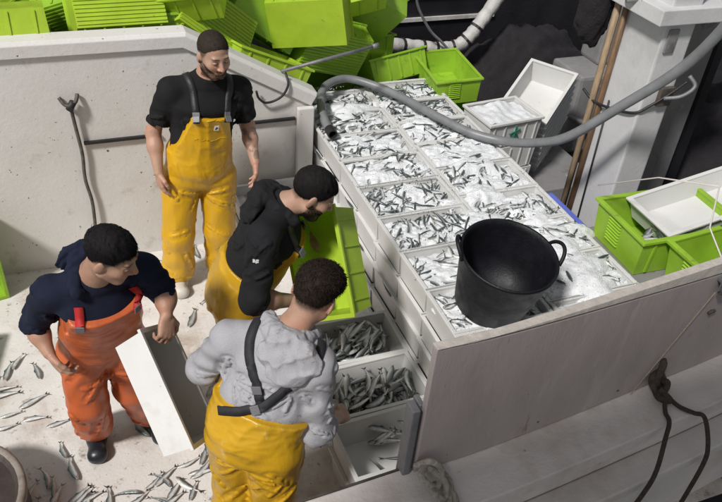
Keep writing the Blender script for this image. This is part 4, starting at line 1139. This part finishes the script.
    def hairf(P):
        q = hfn.local(P); d = hfn.cran(q); x, y, z = q.T
        hl = lerp_tab(y, [-.12, -.06, -.03, -.012, .02, .030, .05, .075, .1], [-.02, -.012, .020, .030, .034, .040, .056, .066+o.get('recede', 0), .073+o.get('recede', 0)])
        hl = hl - o.get('sides', 0)*np.clip(.06 - y, 0, .06)/.06
        top = np.clip((z - .03)/.05, 0, 1)
        th = ht*(o.get('fade', .45) + (1-o.get('fade', .45))*top) + o.get('quiff', 0)*top*np.clip((y+.02)/.08, 0, 1)
        nz = hn*wnoise(q, 31, o.get('hairf', 110), 2)*(.3+.7*top)
        return smax(d - th - nz, hl - z + .007*wnoise(q, 8, 90, 3), .006)*hs
    V, Q = snet(hairf, J['head'] - .15*hs, J['head'] + .15*hs, .0030)
    fin('hair', V, Q, hmat)
    # strands
    gg = np.random.default_rng(len(name)*7 + 3)
    pick = gg.choice(len(V), min(len(V), o.get('strands', 4200)), replace=False)
    Pn, G = project(lambda p: hairf(p), V[pick].astype(f32), -.001, 2)
    comb = HF[1]*.6 - HF[2]*.5
    tang = comb[None] + gg.normal(size=Pn.shape)*o.get('wild', .5); tang -= G*(tang*G).sum(1)[:, None]*(1 - .35)
    tang = tang/np.linalg.norm(tang, axis=1)[:, None] + G*o.get('lift', .35)
    ln = gg.uniform(.5, 1.2, len(Pn))[:, None]*o.get('slen', .012)
    side = np.cross(tang, G); side /= np.linalg.norm(side, axis=1)[:, None] + 1e-9
    tip = Pn + tang*ln
    tip2 = Pn + tang*ln*.5 + G*.0012
    SV = np.stack([Pn - side*.0007, Pn + side*.0007, tip2, tip], 1).reshape(-1, 3); k = np.arange(len(Pn))[:, None]*4
    SQ = np.concatenate([k + [0, 1, 3], k + [0, 2, 3], k + [2, 1, 3]], 0)
    fin('hair_strands', SV, SQ, hmat, smooth=False)['kind'] = 'stuff'
    if o.get('tuft'):                                        # locks that break the outline of the hair
        nt_, tl, tr_ = o['tuft']; tf = MB()
        zz = hfn.local(V.astype(f32))[:, 2]; ok = np.nonzero(zz > .045)[0]
        pk = gg.choice(ok, min(nt_, len(ok)), replace=False); Pn, G = project(hairf, V[pk].astype(f32), -.004, 2)
        for p_, g_ in zip(Pn, G):
            dr = nrm(comb + gg.normal(size=3)*o.get('wild', .5)); dr = nrm(dr - g_*(dr @ g_)*.8 + g_*.25); l_ = tl*gg.uniform(.6, 1.2); c_ = gg.normal(size=3)*.35
            q1 = p_ + dr*l_*.45 + g_*l_*.20; q2 = q1 + nrm(dr + c_*.6 - g_*.3)*l_*.35; q3 = q2 + nrm(dr + c_ - g_*.6)*l_*.3
            tf.tube([p_ - base, q1 - base, q2 - base, q3 - base], [tr_, tr_*.85, tr_*.55, tr_*.12], 5, cap=False)
        tf.obj('hair_locks', hmat, root, smooth=True)['kind'] = 'stuff'
    if o.get('beard'):                                       # short beard hairs standing out of the jaw and upper lip
        cnd = np.nonzero(beardw > .35)[0]
        if len(cnd):
            pk = gg.choice(cnd, min(len(cnd), 3600), replace=False)
            Pn, G = project(body, VB[pk].astype(f32), -.0005, 2)
            tang = G*.7 - HF[2][None]*.7 + gg.normal(size=Pn.shape)*.35; tang /= np.linalg.norm(tang, axis=1)[:, None]
            side = np.cross(tang, G); side /= np.linalg.norm(side, axis=1)[:, None] + 1e-9
            ln = gg.uniform(.5, 1.2, len(Pn))[:, None]*o['beard']
            SV = np.stack([Pn - side*.0008, Pn + side*.0008, Pn + tang*ln*.6 + G*.001, Pn + tang*ln], 1).reshape(-1, 3); k = np.arange(len(Pn))[:, None]*4
            SQ = np.concatenate([k + [0, 1, 3], k + [0, 2, 3], k + [2, 1, 3]], 0)
            fin('beard', SV, SQ, hmat, smooth=False)['kind'] = 'stuff'
    # --- upper garment ----------------------------------------------------------------------------------
    g = o['top']; tw = g.get('w', 1.0)*w
    tp = [loftseg(pel + u_*.02, waist, .185*tw, .135*tw, .178*tw, .132*tw, r_, f_), loftseg(waist, chest, .178*tw, .132*tw, .195*tw, .140*tw, r_, f_),
          loftseg(chest, neck - u_*.055, .195*tw, .138*tw, .135*tw, .095*tw, r_, f_),
          rcone(shA, neck - u_*.025, .066*tw, .072*tw), rcone(shB, neck - u_*.025, .066*tw, .072*tw)]
    for s in 'AB':
        sh, el, wr = J['sh'+s], J['el'+s], J['wr'+s]
        t = g.get('sleeve'+s, g.get('sleeve', 1.0))          # 0..1 upper arm, 1..2 forearm
        sr = g.get('sr', .070)
        tp.append(rcone(sh, sh + (el-sh)*min(t, 1), sr*1.02, sr*(.92 if t > 1 else .88), capb=t <= 1, rip=g.get('rip', .004), ripn=2.5, ph=1+ord(s)))
        if t > 1: tp.append(rcone(el, el + (wr-el)*(t-1), sr*.92, sr*.72, capb=True, rip=g.get('rip', .004)*1.6, ripn=2.6, ph=ord(s)))
    fa, ff = g.get('fold', (.006, 16))
    tu = union(tp, .035); extra = []
    gen = np.random.default_rng(o['seed']); fl = []; K = g.get('fk', 1.0)
    for s in 'AB':
        sh, el, wr = J['sh'+s], J['el'+s], J['wr'+s]; t = g.get('sleeve'+s, g.get('sleeve', 1.0)); sr = g.get('sr', .070)
        fl += limb_folds(sh, el, sr, sr*.9, 7, gen, .72, .2, 1.4, .22, .016, .010*K)
        fl += limb_folds(sh, el, sr*1.05, sr*.95, 4, gen, .25, .15, 1.2, .45, .016, .011*K)
        if t > 1: fl += limb_folds(el, el + (wr-el)*(t-1), sr*.92, sr*.74, 8, gen, .5, .3, 1.5, .25, .015, .009*K)
        ap = sh*.75 + shm*.25 - u_*.12                         # pulls from the armpit across chest and back
        for k in range(5):
            for sd in (-1, 1):
                e_ = waist*gen.uniform(.3, .7) + chest*(0) + shm*0; e_ = waist + (chest - waist)*gen.uniform(-.2, .8) + r_*gen.uniform(-.08, .12)*(1 if s == 'A' else -1) + f_*sd*.135*tw
                fl.append(fold(ap + f_*sd*.09*tw, e_, gen.uniform(.011, .018), .013*K))
    for k in range(5):                                         # slack above the waistband
        x0 = gen.uniform(-.15, .15); sd = gen.choice((-1, 1)); c_ = pel + u_*gen.uniform(.12, .26)
        a_ = c_ + r_*x0*tw + f_*sd*math.sqrt(max(.02, 1-(x0/.19)**2))*.135*tw; b_ = c_ + r_*(x0 + gen.uniform(.07, .13)*gen.choice((-1, 1)))*tw + f_*sd*.125*tw + u_*gen.uniform(-.04, .04)
        fl.append(fold(a_, b_, .022, .007*K))
    ftop = foldsum(lay(fl, tu))
    if g.get('hood'):
        hr = g['hood']                                       # ring of a hood lying round the neck and on the back
        nbk = neck + u_*.005
        pts = []
        for k in range(9):
            a = math.pi*(k/8) ; pts.append(nbk + r_*.088*math.cos(a) - f_*(.085*math.sin(a) + .005) + f_*.065*(abs(math.cos(a))**3) + u_*(.018*math.sin(a) - .012))
        for k in range(8): extra.append(rcone(pts[k], pts[k+1], hr*(.75+.35*math.sin(math.pi*k/8)), hr*(.75+.35*math.sin(math.pi*(k+1)/8))))
        hx = g.get('hoodx', 0.0); extra.append(ell(nbk - f_*.115 - u_*.045 + r_*hx, (.120, .034, .085), TF)); extra.append(ell(nbk - f_*.125 - u_*.105 + r_*hx*1.4, (.080, .030, .052), TF))
    else:
        for k in range(16):                                  # crew neck band
            a0, a1 = 2*math.pi*k/16, 2*math.pi*(k+1)/16
            pt = lambda a: neck + u_*(.012 - .012*math.sin(a)) + r_*.066*math.cos(a) + f_*(.010 + .066*math.sin(a))
            extra.append(rcone(pt(a0), pt(a1), .010, .010))
    eu = union(extra, .012)
    hem = g.get('hem', -.05)
    def topf(P):
        n = wnoise(P, o['seed'], ff, 3); d = tu(P) - ftop(P) - fa*.35*crease(P, o['seed'], nrm(u_ + .7*r_), ff, .3)
        if not g.get('hood'): d = smin(d, eu(P), .007)
        return np.maximum(d, (pel - P) @ u_ + hem)
    lo, hi = bounds(tp + extra, .02)
    V, Q = snet(topf, lo, hi, .0054); tob = fin(g['name'], V, Q, g['mat'])
    if g.get('hood'):
        hoodf = lambda P: eu(P) - .007*crease(P, o['seed']+3, nrm(r_ + .6*u_), 34, .4) - .004*crease(P, o['seed']+13, nrm(u_ - .5*r_), 60, .45)
        lo, hi = bounds(extra, .02); V, Q = snet(hoodf, lo, hi, .0052); fin('hood', V, Q, g['mat'], parent=tob)
    # --- bib trousers -----------------------------------------------------------------------------------
    t_ = o['bib']; bw = t_.get('w', 1.0)*w
    lp = [loftseg(pel - u_*.06, waist, (.196*bw), .140*bw, .188*bw, .140*bw, r_, f_)]
    for s in 'AB':
        hip, kn, an = J['hip'+s], J['kn'+s], J['ank'+s]
        lr = t_.get('lr', .105); cuff = an + (an-kn)/np.linalg.norm(an-kn)*t_.get('drop', -.03)
        lp += [rcone(hip + u_*.02, kn, lr*1.12, lr*.93, rip=.0015, ripn=2, ph=ord(s)), rcone(kn, cuff, lr*.93, lr*t_.get('cuff', .95), capb=True, rip=.003, ripn=2.5, ph=2*ord(s))]
    lu = union(lp, .028); fl2 = []
    for s in 'AB':
        hip, kn, an = J['hip'+s], J['kn'+s], J['ank'+s]; lr = t_.get('lr', .105)
        fl2 += limb_folds(hip, kn, lr*1.1, lr*.95, 7, gen, .35, .25, .9, .55, .016, .013)
        fl2 += limb_folds(kn, an, lr*.95, lr*.95, 6, gen, .45, .3, .8, .5, .015, .012)
        fl2 += limb_folds(hip, kn, lr*1.0, lr*.95, 3, gen, .88, .08, 1.2, .16, .014, .007)
        fl2 += limb_folds(kn, an, lr*.95, lr*.95, 4, gen, .80, .10, 1.3, .18, .014, .009)
        for k in range(4):                                     # pulls from the crotch
            sd = gen.choice((-1, 1)); cr = (J['hipA'] + J['hipB'])/2 - u_*.07 + f_*sd*.10
            fl2.append(fold(cr, hip + (kn - hip)*gen.uniform(-.1, .5) + f_*sd*lr*.8 + r_*(1 if s == 'A' else -1)*.05, .018, .010))
    fleg = foldsum(lay(fl2, lu))
    shell = union(tp[:3], .035)
    hF, hB, wF, wS = t_['front'], t_['back'], t_.get('bibw', .115), t_.get('sidew', .17)
    def bibf(P):
        q = P - pel; hx = q @ u_; x = np.abs(q @ r_); y = (P - waist) @ f_
        n = wnoise(P, o['seed']+9, 11, 3, 1.6)
        d = lu(P) - fleg(P) - .0022*crease(P, o['seed']+4, u_, 20, .15)
        sh_ = shell(P) - .022 - .004*crease(P, o['seed']+7, nrm(u_ + .3*r_), 22, .4) - .0015*crease(P, o['seed']+8, r_, 60, .6)
        lim = np.where(y > 0, np.interp(x, [wF, wS], [hF, t_.get('side', .16)]), np.interp(x, [.03, wS], [hB, min(hB, t_.get('side', .16))]))
        armcut = (x - wS*1.35)
        a = smax(smax(sh_, (hx - lim)*.75, .006), armcut, .01)
        d = np.maximum(d, hx - .19)
        return smin(d, a, .02)
    lo, hi = bounds(lp + tp[:3], .03)
    V, Q = snet(bibf, lo, hi, .0058); fin('bib_trousers', V, Q, t_['mat'])
    # --- straps -----------------------------------------------------------------------------------------
    both = lambda P: np.minimum(tu(P) - fa*1.35, np.maximum(shell(P) - .027, (P - pel) @ u_ - hF))
    for i, path in enumerate(t_.get('straps', [])):
        pts = [pel + r_*a + f_*b + u_*c for a, b, c in path['p']]
        S = np.array(spline(pts, 8)); P_, G_ = project(both, S, .003, 8)
        hw = path.get('hw', .019)
        surf = lambda q: np.minimum(topf(q.astype(f32)), bibf(q.astype(f32)))
        for it in range(5):
            P_[1:-1] = P_[1:-1]*.5 + (P_[:-2] + P_[2:])*.25
            T = np.gradient(P_, axis=0); W_ = np.cross(G_, T); W_ /= np.linalg.norm(W_, axis=1)[:, None] + 1e-9
            dm = np.min([surf(P_ + W_*hw*k_) for k_ in (-.9, -.45, 0, .45, .9)], 0)
            P_ = P_ + G_*(.003 - dm)[:, None]*.9
        hw = path.get('hw', .019)
        sec = [P_ - W_*hw - G_*.007, P_ - W_*hw + G_*.002, P_ + W_*hw + G_*.002, P_ + W_*hw - G_*.007]
        V = np.stack(sec, 1).reshape(-1, 3); F = []
        n = len(P_)
        for k in range(n-1):
            for j in range(4): F.append((4*k+j, 4*k+(j+1) % 4, 4*k+4+(j+1) % 4, 4*k+4+j))
        st = fin('strap', V, np.array(F), t_.get('smat', M_black), smooth=False)
        for bk in path.get('buckle', []):
            k = int(bk*(n-1)); c = P_[k] - base; t = nrm(T[k]); wv = W_[k]; gv = G_[k]
            Mx = Matrix((Vector(wv), Vector(t), Vector(gv))).transposed().to_4x4(); Mx.translation = Vector(c)
            MB().box((-hw*1.05, -.017, .002), (hw*1.05, .017, .008), Mx).obj('buckle', t_.get('bmat', M_steel), st, bevel=.002)
    for path in t_.get('seams', []):                           # welded seams and hems
        S = np.array(spline([pel + r_*a + f_*b + u_*c for a, b, c in path], 10)); P_, G_ = project(bibf, S, .0005, 8)
        MB().tube([tuple(q - base) for q in P_], .0018, 5).obj('seam', t_['mat'], root, smooth=True)
    if 'badge' in t_:
        a, c = t_['badge']; P_, G_ = project(bibf, np.array([pel + r_*a + f_*.25 + u_*c]), .001, 12)
        wv = nrm(r_ - G_[0]*(r_ @ G_[0])); tv = np.cross(G_[0], wv)
        Mx = Matrix((Vector(wv), Vector(tv), Vector(G_[0]))).transposed().to_4x4(); Mx.translation = Vector(P_[0] - base)
        bd = MB().box((-.013, -.016, -.004), (.013, .016, .0025), Mx).obj('badge', mat('badge_white', (.75, .75, .75), .5, .02), root)
        MB().box((-.007, -.006, .0026), (.005, .003, .0034), Mx).box((-.002, .003, .0026), (.009, .009, .0034), Mx).obj('badge_mark', M_black, bd)
    # --- boots ------------------------------------------------------------------------------------------
    for s in 'AB':
        an, kn = J['ank'+s], J['kn'+s]; td = nrm(o['toe'+s]); heel = A(an[0], an[1], .042) - td*.045; toe = A(an[0], an[1], .036) + td*.155
        sd = np.array([td[1], -td[0], 0])
        fp = [rcone(heel, toe*.45+heel*.55, .043, .047), rcone(toe*.45+heel*.55, toe, .047, .040), rcone(toe - sd*.012, toe + sd*.012, .036, .036), rcone(A(an[0], an[1], .07), an + (kn-an)*.45, .055, .060)]
        fu = union(fp, .03)
        bf = lambda P: np.maximum(fu(P), .004 - P[:, 2])
        lo, hi = bounds(fp, .01); V, Q = snet(bf, lo, hi, .0058); fin('boot', V, Q, o['boot'])
    return root, topf, bibf

M_skin = mat('skin', (.4, .25, .18), .40, .06, 30, .25, 160, attr='Col', sss=.08, spec=.4)
M_yel = mat('yellow_oilskin', (.56, .315, .010), .34, .08, 5, .35, 18, rvar=.12, stretch=(1, 1, .35), wrinkle=(6.0, .007, (1, 1, .35)), spots=[((.42, .22, .012), 3.5, .56, .2, 5), ((.60, .42, .09), 9, .66, .08, 5)])
M_yel2 = mat('yellow_oilskin_worn', (.50, .285, .012), .34, .12, 5, .35, 18, rvar=.12, stretch=(1, 1, .35), wrinkle=(6.0, .007, (1, 1, .35)), spots=[((.36, .20, .02), 4, .54, .2, 5), ((.58, .42, .12), 9, .64, .08, 5)])
M_org = mat('orange_oilskin', (.47, .105, .030), .42, .08, 5, .35, 18, rvar=.12, stretch=(1, 1, .35), wrinkle=(6.0, .007, (1, 1, .35)), spots=[((.36, .072, .022), 4, .55, .2, 5), ((.55, .22, .12), 8, .73, .06, 5)])
M_tee = mat('black_cotton', (.012, .012, .013), .9, .2, 12, .35, 220, wrinkle=(7, .006, (1, 1, .6)), spec=.2)
M_bhood = mat('black_fleece', (.011, .011, .013), .85, .2, 12, .4, 220, wrinkle=(6, .006, (1, 1, .6)), spec=.25)
M_navy = mat('navy_fleece', (.010, .013, .030), .88, .25, 10, .4, 220, spec=.2, wrinkle=(6, .006, (1, 1, .6)), spots=[((.40, .42, .46), 34, .735, .02, 2)])
M_marl = mat('grey_marl', (.34, .34, .365), .9, .08, 200, .4, 240, spec=.2, wrinkle=(6, .006, (1, 1, .6)), spots=[((.17, .165, .175), 11, .60, .05, 6), ((.27, .225, .235), 2.0, .58, .1, 4), ((.40, .40, .42), 300, .5, .3, 2)])
M_red = mat('red_webbing', (.35, .012, .012), .7, .2)
M_web = mat('black_webbing', (.014, .014, .018), .7, .2, 40, .3, 200)
M_wboot = mat('white_boots', (.50, .47, .42), .5, .15, 8, .2, 40, spots=[((.25, .2, .15), 12, .6, .1)])
M_bboot = mat('black_boots', (.012, .014, .020), .35, .2, 8, .2, 40, spots=[((.2, .2, .2), 50, .72, .04)])
# ------------------------------------------------------------------ the four men
person('standing_man', 'bearded man in black shirt and yellow bib trousers standing by the white wall', dict(
    head=(.757, 3.885, 1.625), neck=(.725, 3.955, 1.465), pelvis=(.645, 3.95, .90), shA=(.520, 3.955, 1.40), shB=(.905, 3.955, 1.375),
    elA=(.405, 4.00, 1.13), wrA=(.400, 3.87, .935), elB=(.965, 4.00, 1.105), wrB=(.970, 3.84, .935),
    hipA=(.535, 3.95, .82), hipB=(.755, 3.95, .80), knA=(.487, 3.92, .44), knB=(.748, 3.92, .43), ankA=(.475, 3.98, .07), ankB=(.762, 3.99, .07)),
    dict(seed=101, facing=(.10, -1, 0), look=(.24, -.95, -.26), headup=(.05, -.26, 1), w=.98, hs=1.02, nk=1.08, arm=1.0,
         handA=((.02, -.10, -1), (.75, .25, 0), (.25, -1, 0), .35), handB=((.0, -.15, -1), (-.8, .1, 0), (-.2, -1, 0), .4),
         skin=(.42, .245, .175), hair=(.030, .022, .018), hairt=.0022, hairn=.0004, strands=5000, slen=.006, recede=.012, stub=.72, beard=.005, tattoo='B', wild=.4,
         toeA=(-.1, -1, 0), toeB=(.2, -1, 0), boot=M_wboot,
         top=dict(name='shirt', mat=M_tee, w=1.0, sleeve=.74, sr=.073, fold=(.006, 22), rip=.0015),
         bib=dict(mat=M_yel, w=.93, front=.385, back=.25, bibw=.105, sidew=.185, side=.12, lr=.105, cuff=1.0, drop=-.02, badge=(-.005, .31), seams=[[(-.13, .2, .255), (0, .25, .25), (.13, .2, .255)], [(-.10, .2, .372), (0, .25, .372), (.10, .2, .372)]],
                  straps=[dict(p=[(s*.092, .17, .36), (s*.105, .17, .44), (s*.115, .08, .56), (s*.10, -.12, .55), (s*.05, -.20, .40), (0, -.2, .26)], buckle=[.10, .17]) for s in (-1, 1)])))

person('orange_man', 'man in navy top and orange bib trousers leaning with a white crate', dict(
    head=(.040, 2.33, 1.545), neck=(-.030, 2.43, 1.395), pelvis=(-.050, 2.64, .87), shA=(-.205, 2.47, 1.305), shB=(.150, 2.47, 1.345),
    elA=(-.300, 2.58, 1.06), wrA=(-.262, 2.47, .985), elB=(.228, 2.44, 1.22), wrB=(.212, 2.33, 1.20),
    hipA=(-.145, 2.63, .80), hipB=(.045, 2.64, .79), knA=(-.165, 2.62, .49), knB=(.050, 2.66, .48), ankA=(-.168, 2.82, .08), ankB=(.115, 2.84, .08)),
    dict(seed=202, facing=(.22, -1, 0), look=(.80, -.50, -.30), headup=(.30, -.30, .9), w=.85, hs=.96, arm=.92,
         handA=((.35, -.35, -.85), (.8, .3, .2), (-.2, -1, .2), .75), handB=((-.15, -.55, -.8), (-.45, .75, -.2), (.75, .2, .3), .95),
         skin=(.36, .21, .145), hair=(.009, .008, .009), hairt=.006, hairn=.002, strands=12000, slen=.020, wild=.16, fade=.3, lift=.10, tuft=(700, .016, .0010), stub=.12,
         toeA=(-.05, -1, 0), toeB=(.25, -1, 0), boot=M_bboot,
         top=dict(name='sweatshirt', mat=M_navy, w=1.0, sleeve=.98, sr=.068, fold=(.008, 20), rip=.003, hood=.028),
         bib=dict(mat=M_org, w=.98, front=.425, back=.24, bibw=.145, sidew=.185, side=.13, lr=.098, cuff=1.0, drop=-.06, smat=M_red,
                  straps=[dict(p=[(s*.125, .16, .40), (s*.125, .15, .45), (s*.112, .10, .50)], hw=.017, buckle=[.3]) for s in (-1, 1)])))

_r2_, _t2_, _b2_ = person('pouring_man', 'bearded man in black hooded top tipping out a green crate', dict(
    head=(.915, 2.60, 1.505), neck=(.795, 2.665, 1.425), pelvis=(.600, 2.74, .93), shA=(.665, 2.505, 1.375), shB=(.770, 2.825, 1.375),
    elA=(.600, 2.43, 1.10), wrA=(.825, 2.50, .985), elB=(.880, 2.97, 1.17), wrB=(.985, 2.86, 1.08),
    hipA=(.570, 2.66, .86), hipB=(.620, 2.83, .86), knA=(.60, 2.64, .46), knB=(.66, 2.84, .46), ankA=(.56, 2.64, .08), ankB=(.60, 2.86, .08)),
    dict(seed=303, facing=(.94, -.33, 0), look=(.80, -.25, -.55), headup=(.55, -.15, .82), w=1.02, hs=.98, nk=1.0,
         handA=((.8, .15, -.35), (.2, .2, .9), (.1, 1, -.2), .7), handB=((.5, -.7, -.2), (.3, .3, -.8), (.7, .5, .2), .7),
         skin=(.38, .225, .16), hair=(.010, .009, .009), hairt=.006, hairn=.002, strands=12000, slen=.012, lift=.12, wild=.2, fade=.5, sides=.03, tuft=(300, .009, .0010), stub=.85, beard=.006,
         toeA=(1, -.2, 0), toeB=(1, .1, 0), boot=M_bboot,
         top=dict(name='hooded_top', mat=M_bhood, w=.95, sleeve=1.0, sleeveA=1.12, sr=.068, fold=(.009, 20), rip=.003, hood=.030),
         bib=dict(mat=M_yel2, w=1.0, front=.40, back=.18, bibw=.125, sidew=.19, side=.12, lr=.105, cuff=1.0, drop=-.03,
                  straps=[dict(p=[(s*.105, .16, .38), (s*.115, .16, .45), (s*.12, .06, .54)], buckle=[.3]) for s in (-1, 1)])))

person('hooded_man', 'dark-haired man in grey hooded top seen from behind, black straps crossed', dict(
    head=(.715, 1.965, 1.490), neck=(.612, 1.945, 1.355), pelvis=(.455, 1.89, .895), shA=(.690, 1.830, 1.270), shB=(.405, 2.015, 1.300),
    elA=(.690, 1.800, .930), wrA=(.835, 1.945, .790), elB=(.315, 2.12, 1.07), wrB=(.520, 2.30, .98),
    hipA=(.520, 1.82, .83), hipB=(.385, 1.94, .83), knA=(.53, 1.86, .45), knB=(.40, 2.0, .45), ankA=(.50, 1.80, .08), ankB=(.34, 1.94, .08)),
    dict(seed=404, facing=(.50, .86, 0), look=(.62, .62, -.40), headup=(.42, .18, .88), w=1.0, hs=.97,
         handA=((.65, .55, -.5), (-.5, .3, -.7), (-.3, .7, .6), .85), handB=((.7, .6, -.3), (0, 0, -1), (.6, -.7, 0), .6),
         skin=(.38, .215, .15), hair=(.020, .014, .011), hairt=.014, hairn=.005, hairf=80, tuft=(2600, .020, .0013), strands=9000, slen=.014, wild=.6, lift=.35, fade=.22, quiff=.012, stub=.2,
         toeA=(.5, .8, 0), toeB=(.5, .8, 0), boot=M_bboot,
         top=dict(name='hooded_top', mat=M_marl, w=.97, sleeve=1.50, sleeveA=1.38, sr=.068, fold=(.0075, 18), rip=.005, hood=.034, hoodx=.035, fk=1.05),
         bib=dict(mat=M_yel2, w=.90, front=.36, back=.165, bibw=.13, sidew=.19, side=.15, lr=.104, cuff=1.0, drop=-.03, smat=M_web,
                  straps=[dict(p=[(-.16, -.11, .12), (-.10, -.19, .17), (.0, -.22, .23), (.08, -.2, .33), (.13, -.12, .45), (.125, .02, .50), (.11, .15, .40)], hw=.018, buckle=[.30, .55]),
                          dict(p=[(.01, -.22, .215), (-.02, -.22, .25), (-.08, -.2, .33), (-.13, -.12, .45), (-.125, .02, .50), (-.11, .15, .40)], hw=.018, buckle=[.30])])))

# ------------------------------------------------------------------ crates held in the hands
def plain_crate(label, loc, rot):
    t = thing('white_crate', label, 'crate', loc, rot)
    link('shell', crate_shell(CL, CW, CH), M_white, t); put(ME_wr, 'rim', t); t.scale = (.92, .85, .80)
    return t
c = Vector((.172, 2.205, .905))
R_ = axes_rot((.232, -.722, -.652), (.846, -.179, .498))
hc_ = plain_crate('white crate hanging from the hand of the man in orange', c - R_.to_matrix() @ Vector((0, 0, CH/2*.8)), R_)
R_ = axes_rot((.009, -.645, -.765), (-.802, -.461, .379))
green_crate('lime green crate being tipped out over the deck crates', Vector((1.005, 2.62, 1.075)), R_, LIME).scale = (.90, .84, .9)

# small white marks on the black top of the man tipping the crate
def mark(person_label, topf, at, n_hint, size):
    root = [o for o in bpy.data.objects if o.get('label', '').startswith(person_label)][0]
    P_, G_ = project(topf, np.array([at]), .002, 14); gv = nrm(G_[0]); wv = nrm(np.cross((0, 0, 1), gv)); tv = np.cross(gv, wv)
    Mx = Matrix((Vector(wv), Vector(tv), Vector(gv))).transposed().to_4x4(); Mx.translation = Vector(P_[0]) - root.location
    m = MB()
    for (x0, y0, x1, y1) in ((-.5, -.2, -.1, .35), (-.05, -.35, .2, .1), (.05, .15, .5, .3), (.25, -.25, .45, .05)):
        m.box((x0*size, y0*size, -.003), (x1*size, y1*size, .003), Mx)
    m.obj('print', mat('white_print', (.6, .6, .6), .7, .1), root)
mark('bearded man in black hooded', _t2_, (.60, 2.42, 1.32), None, .026)
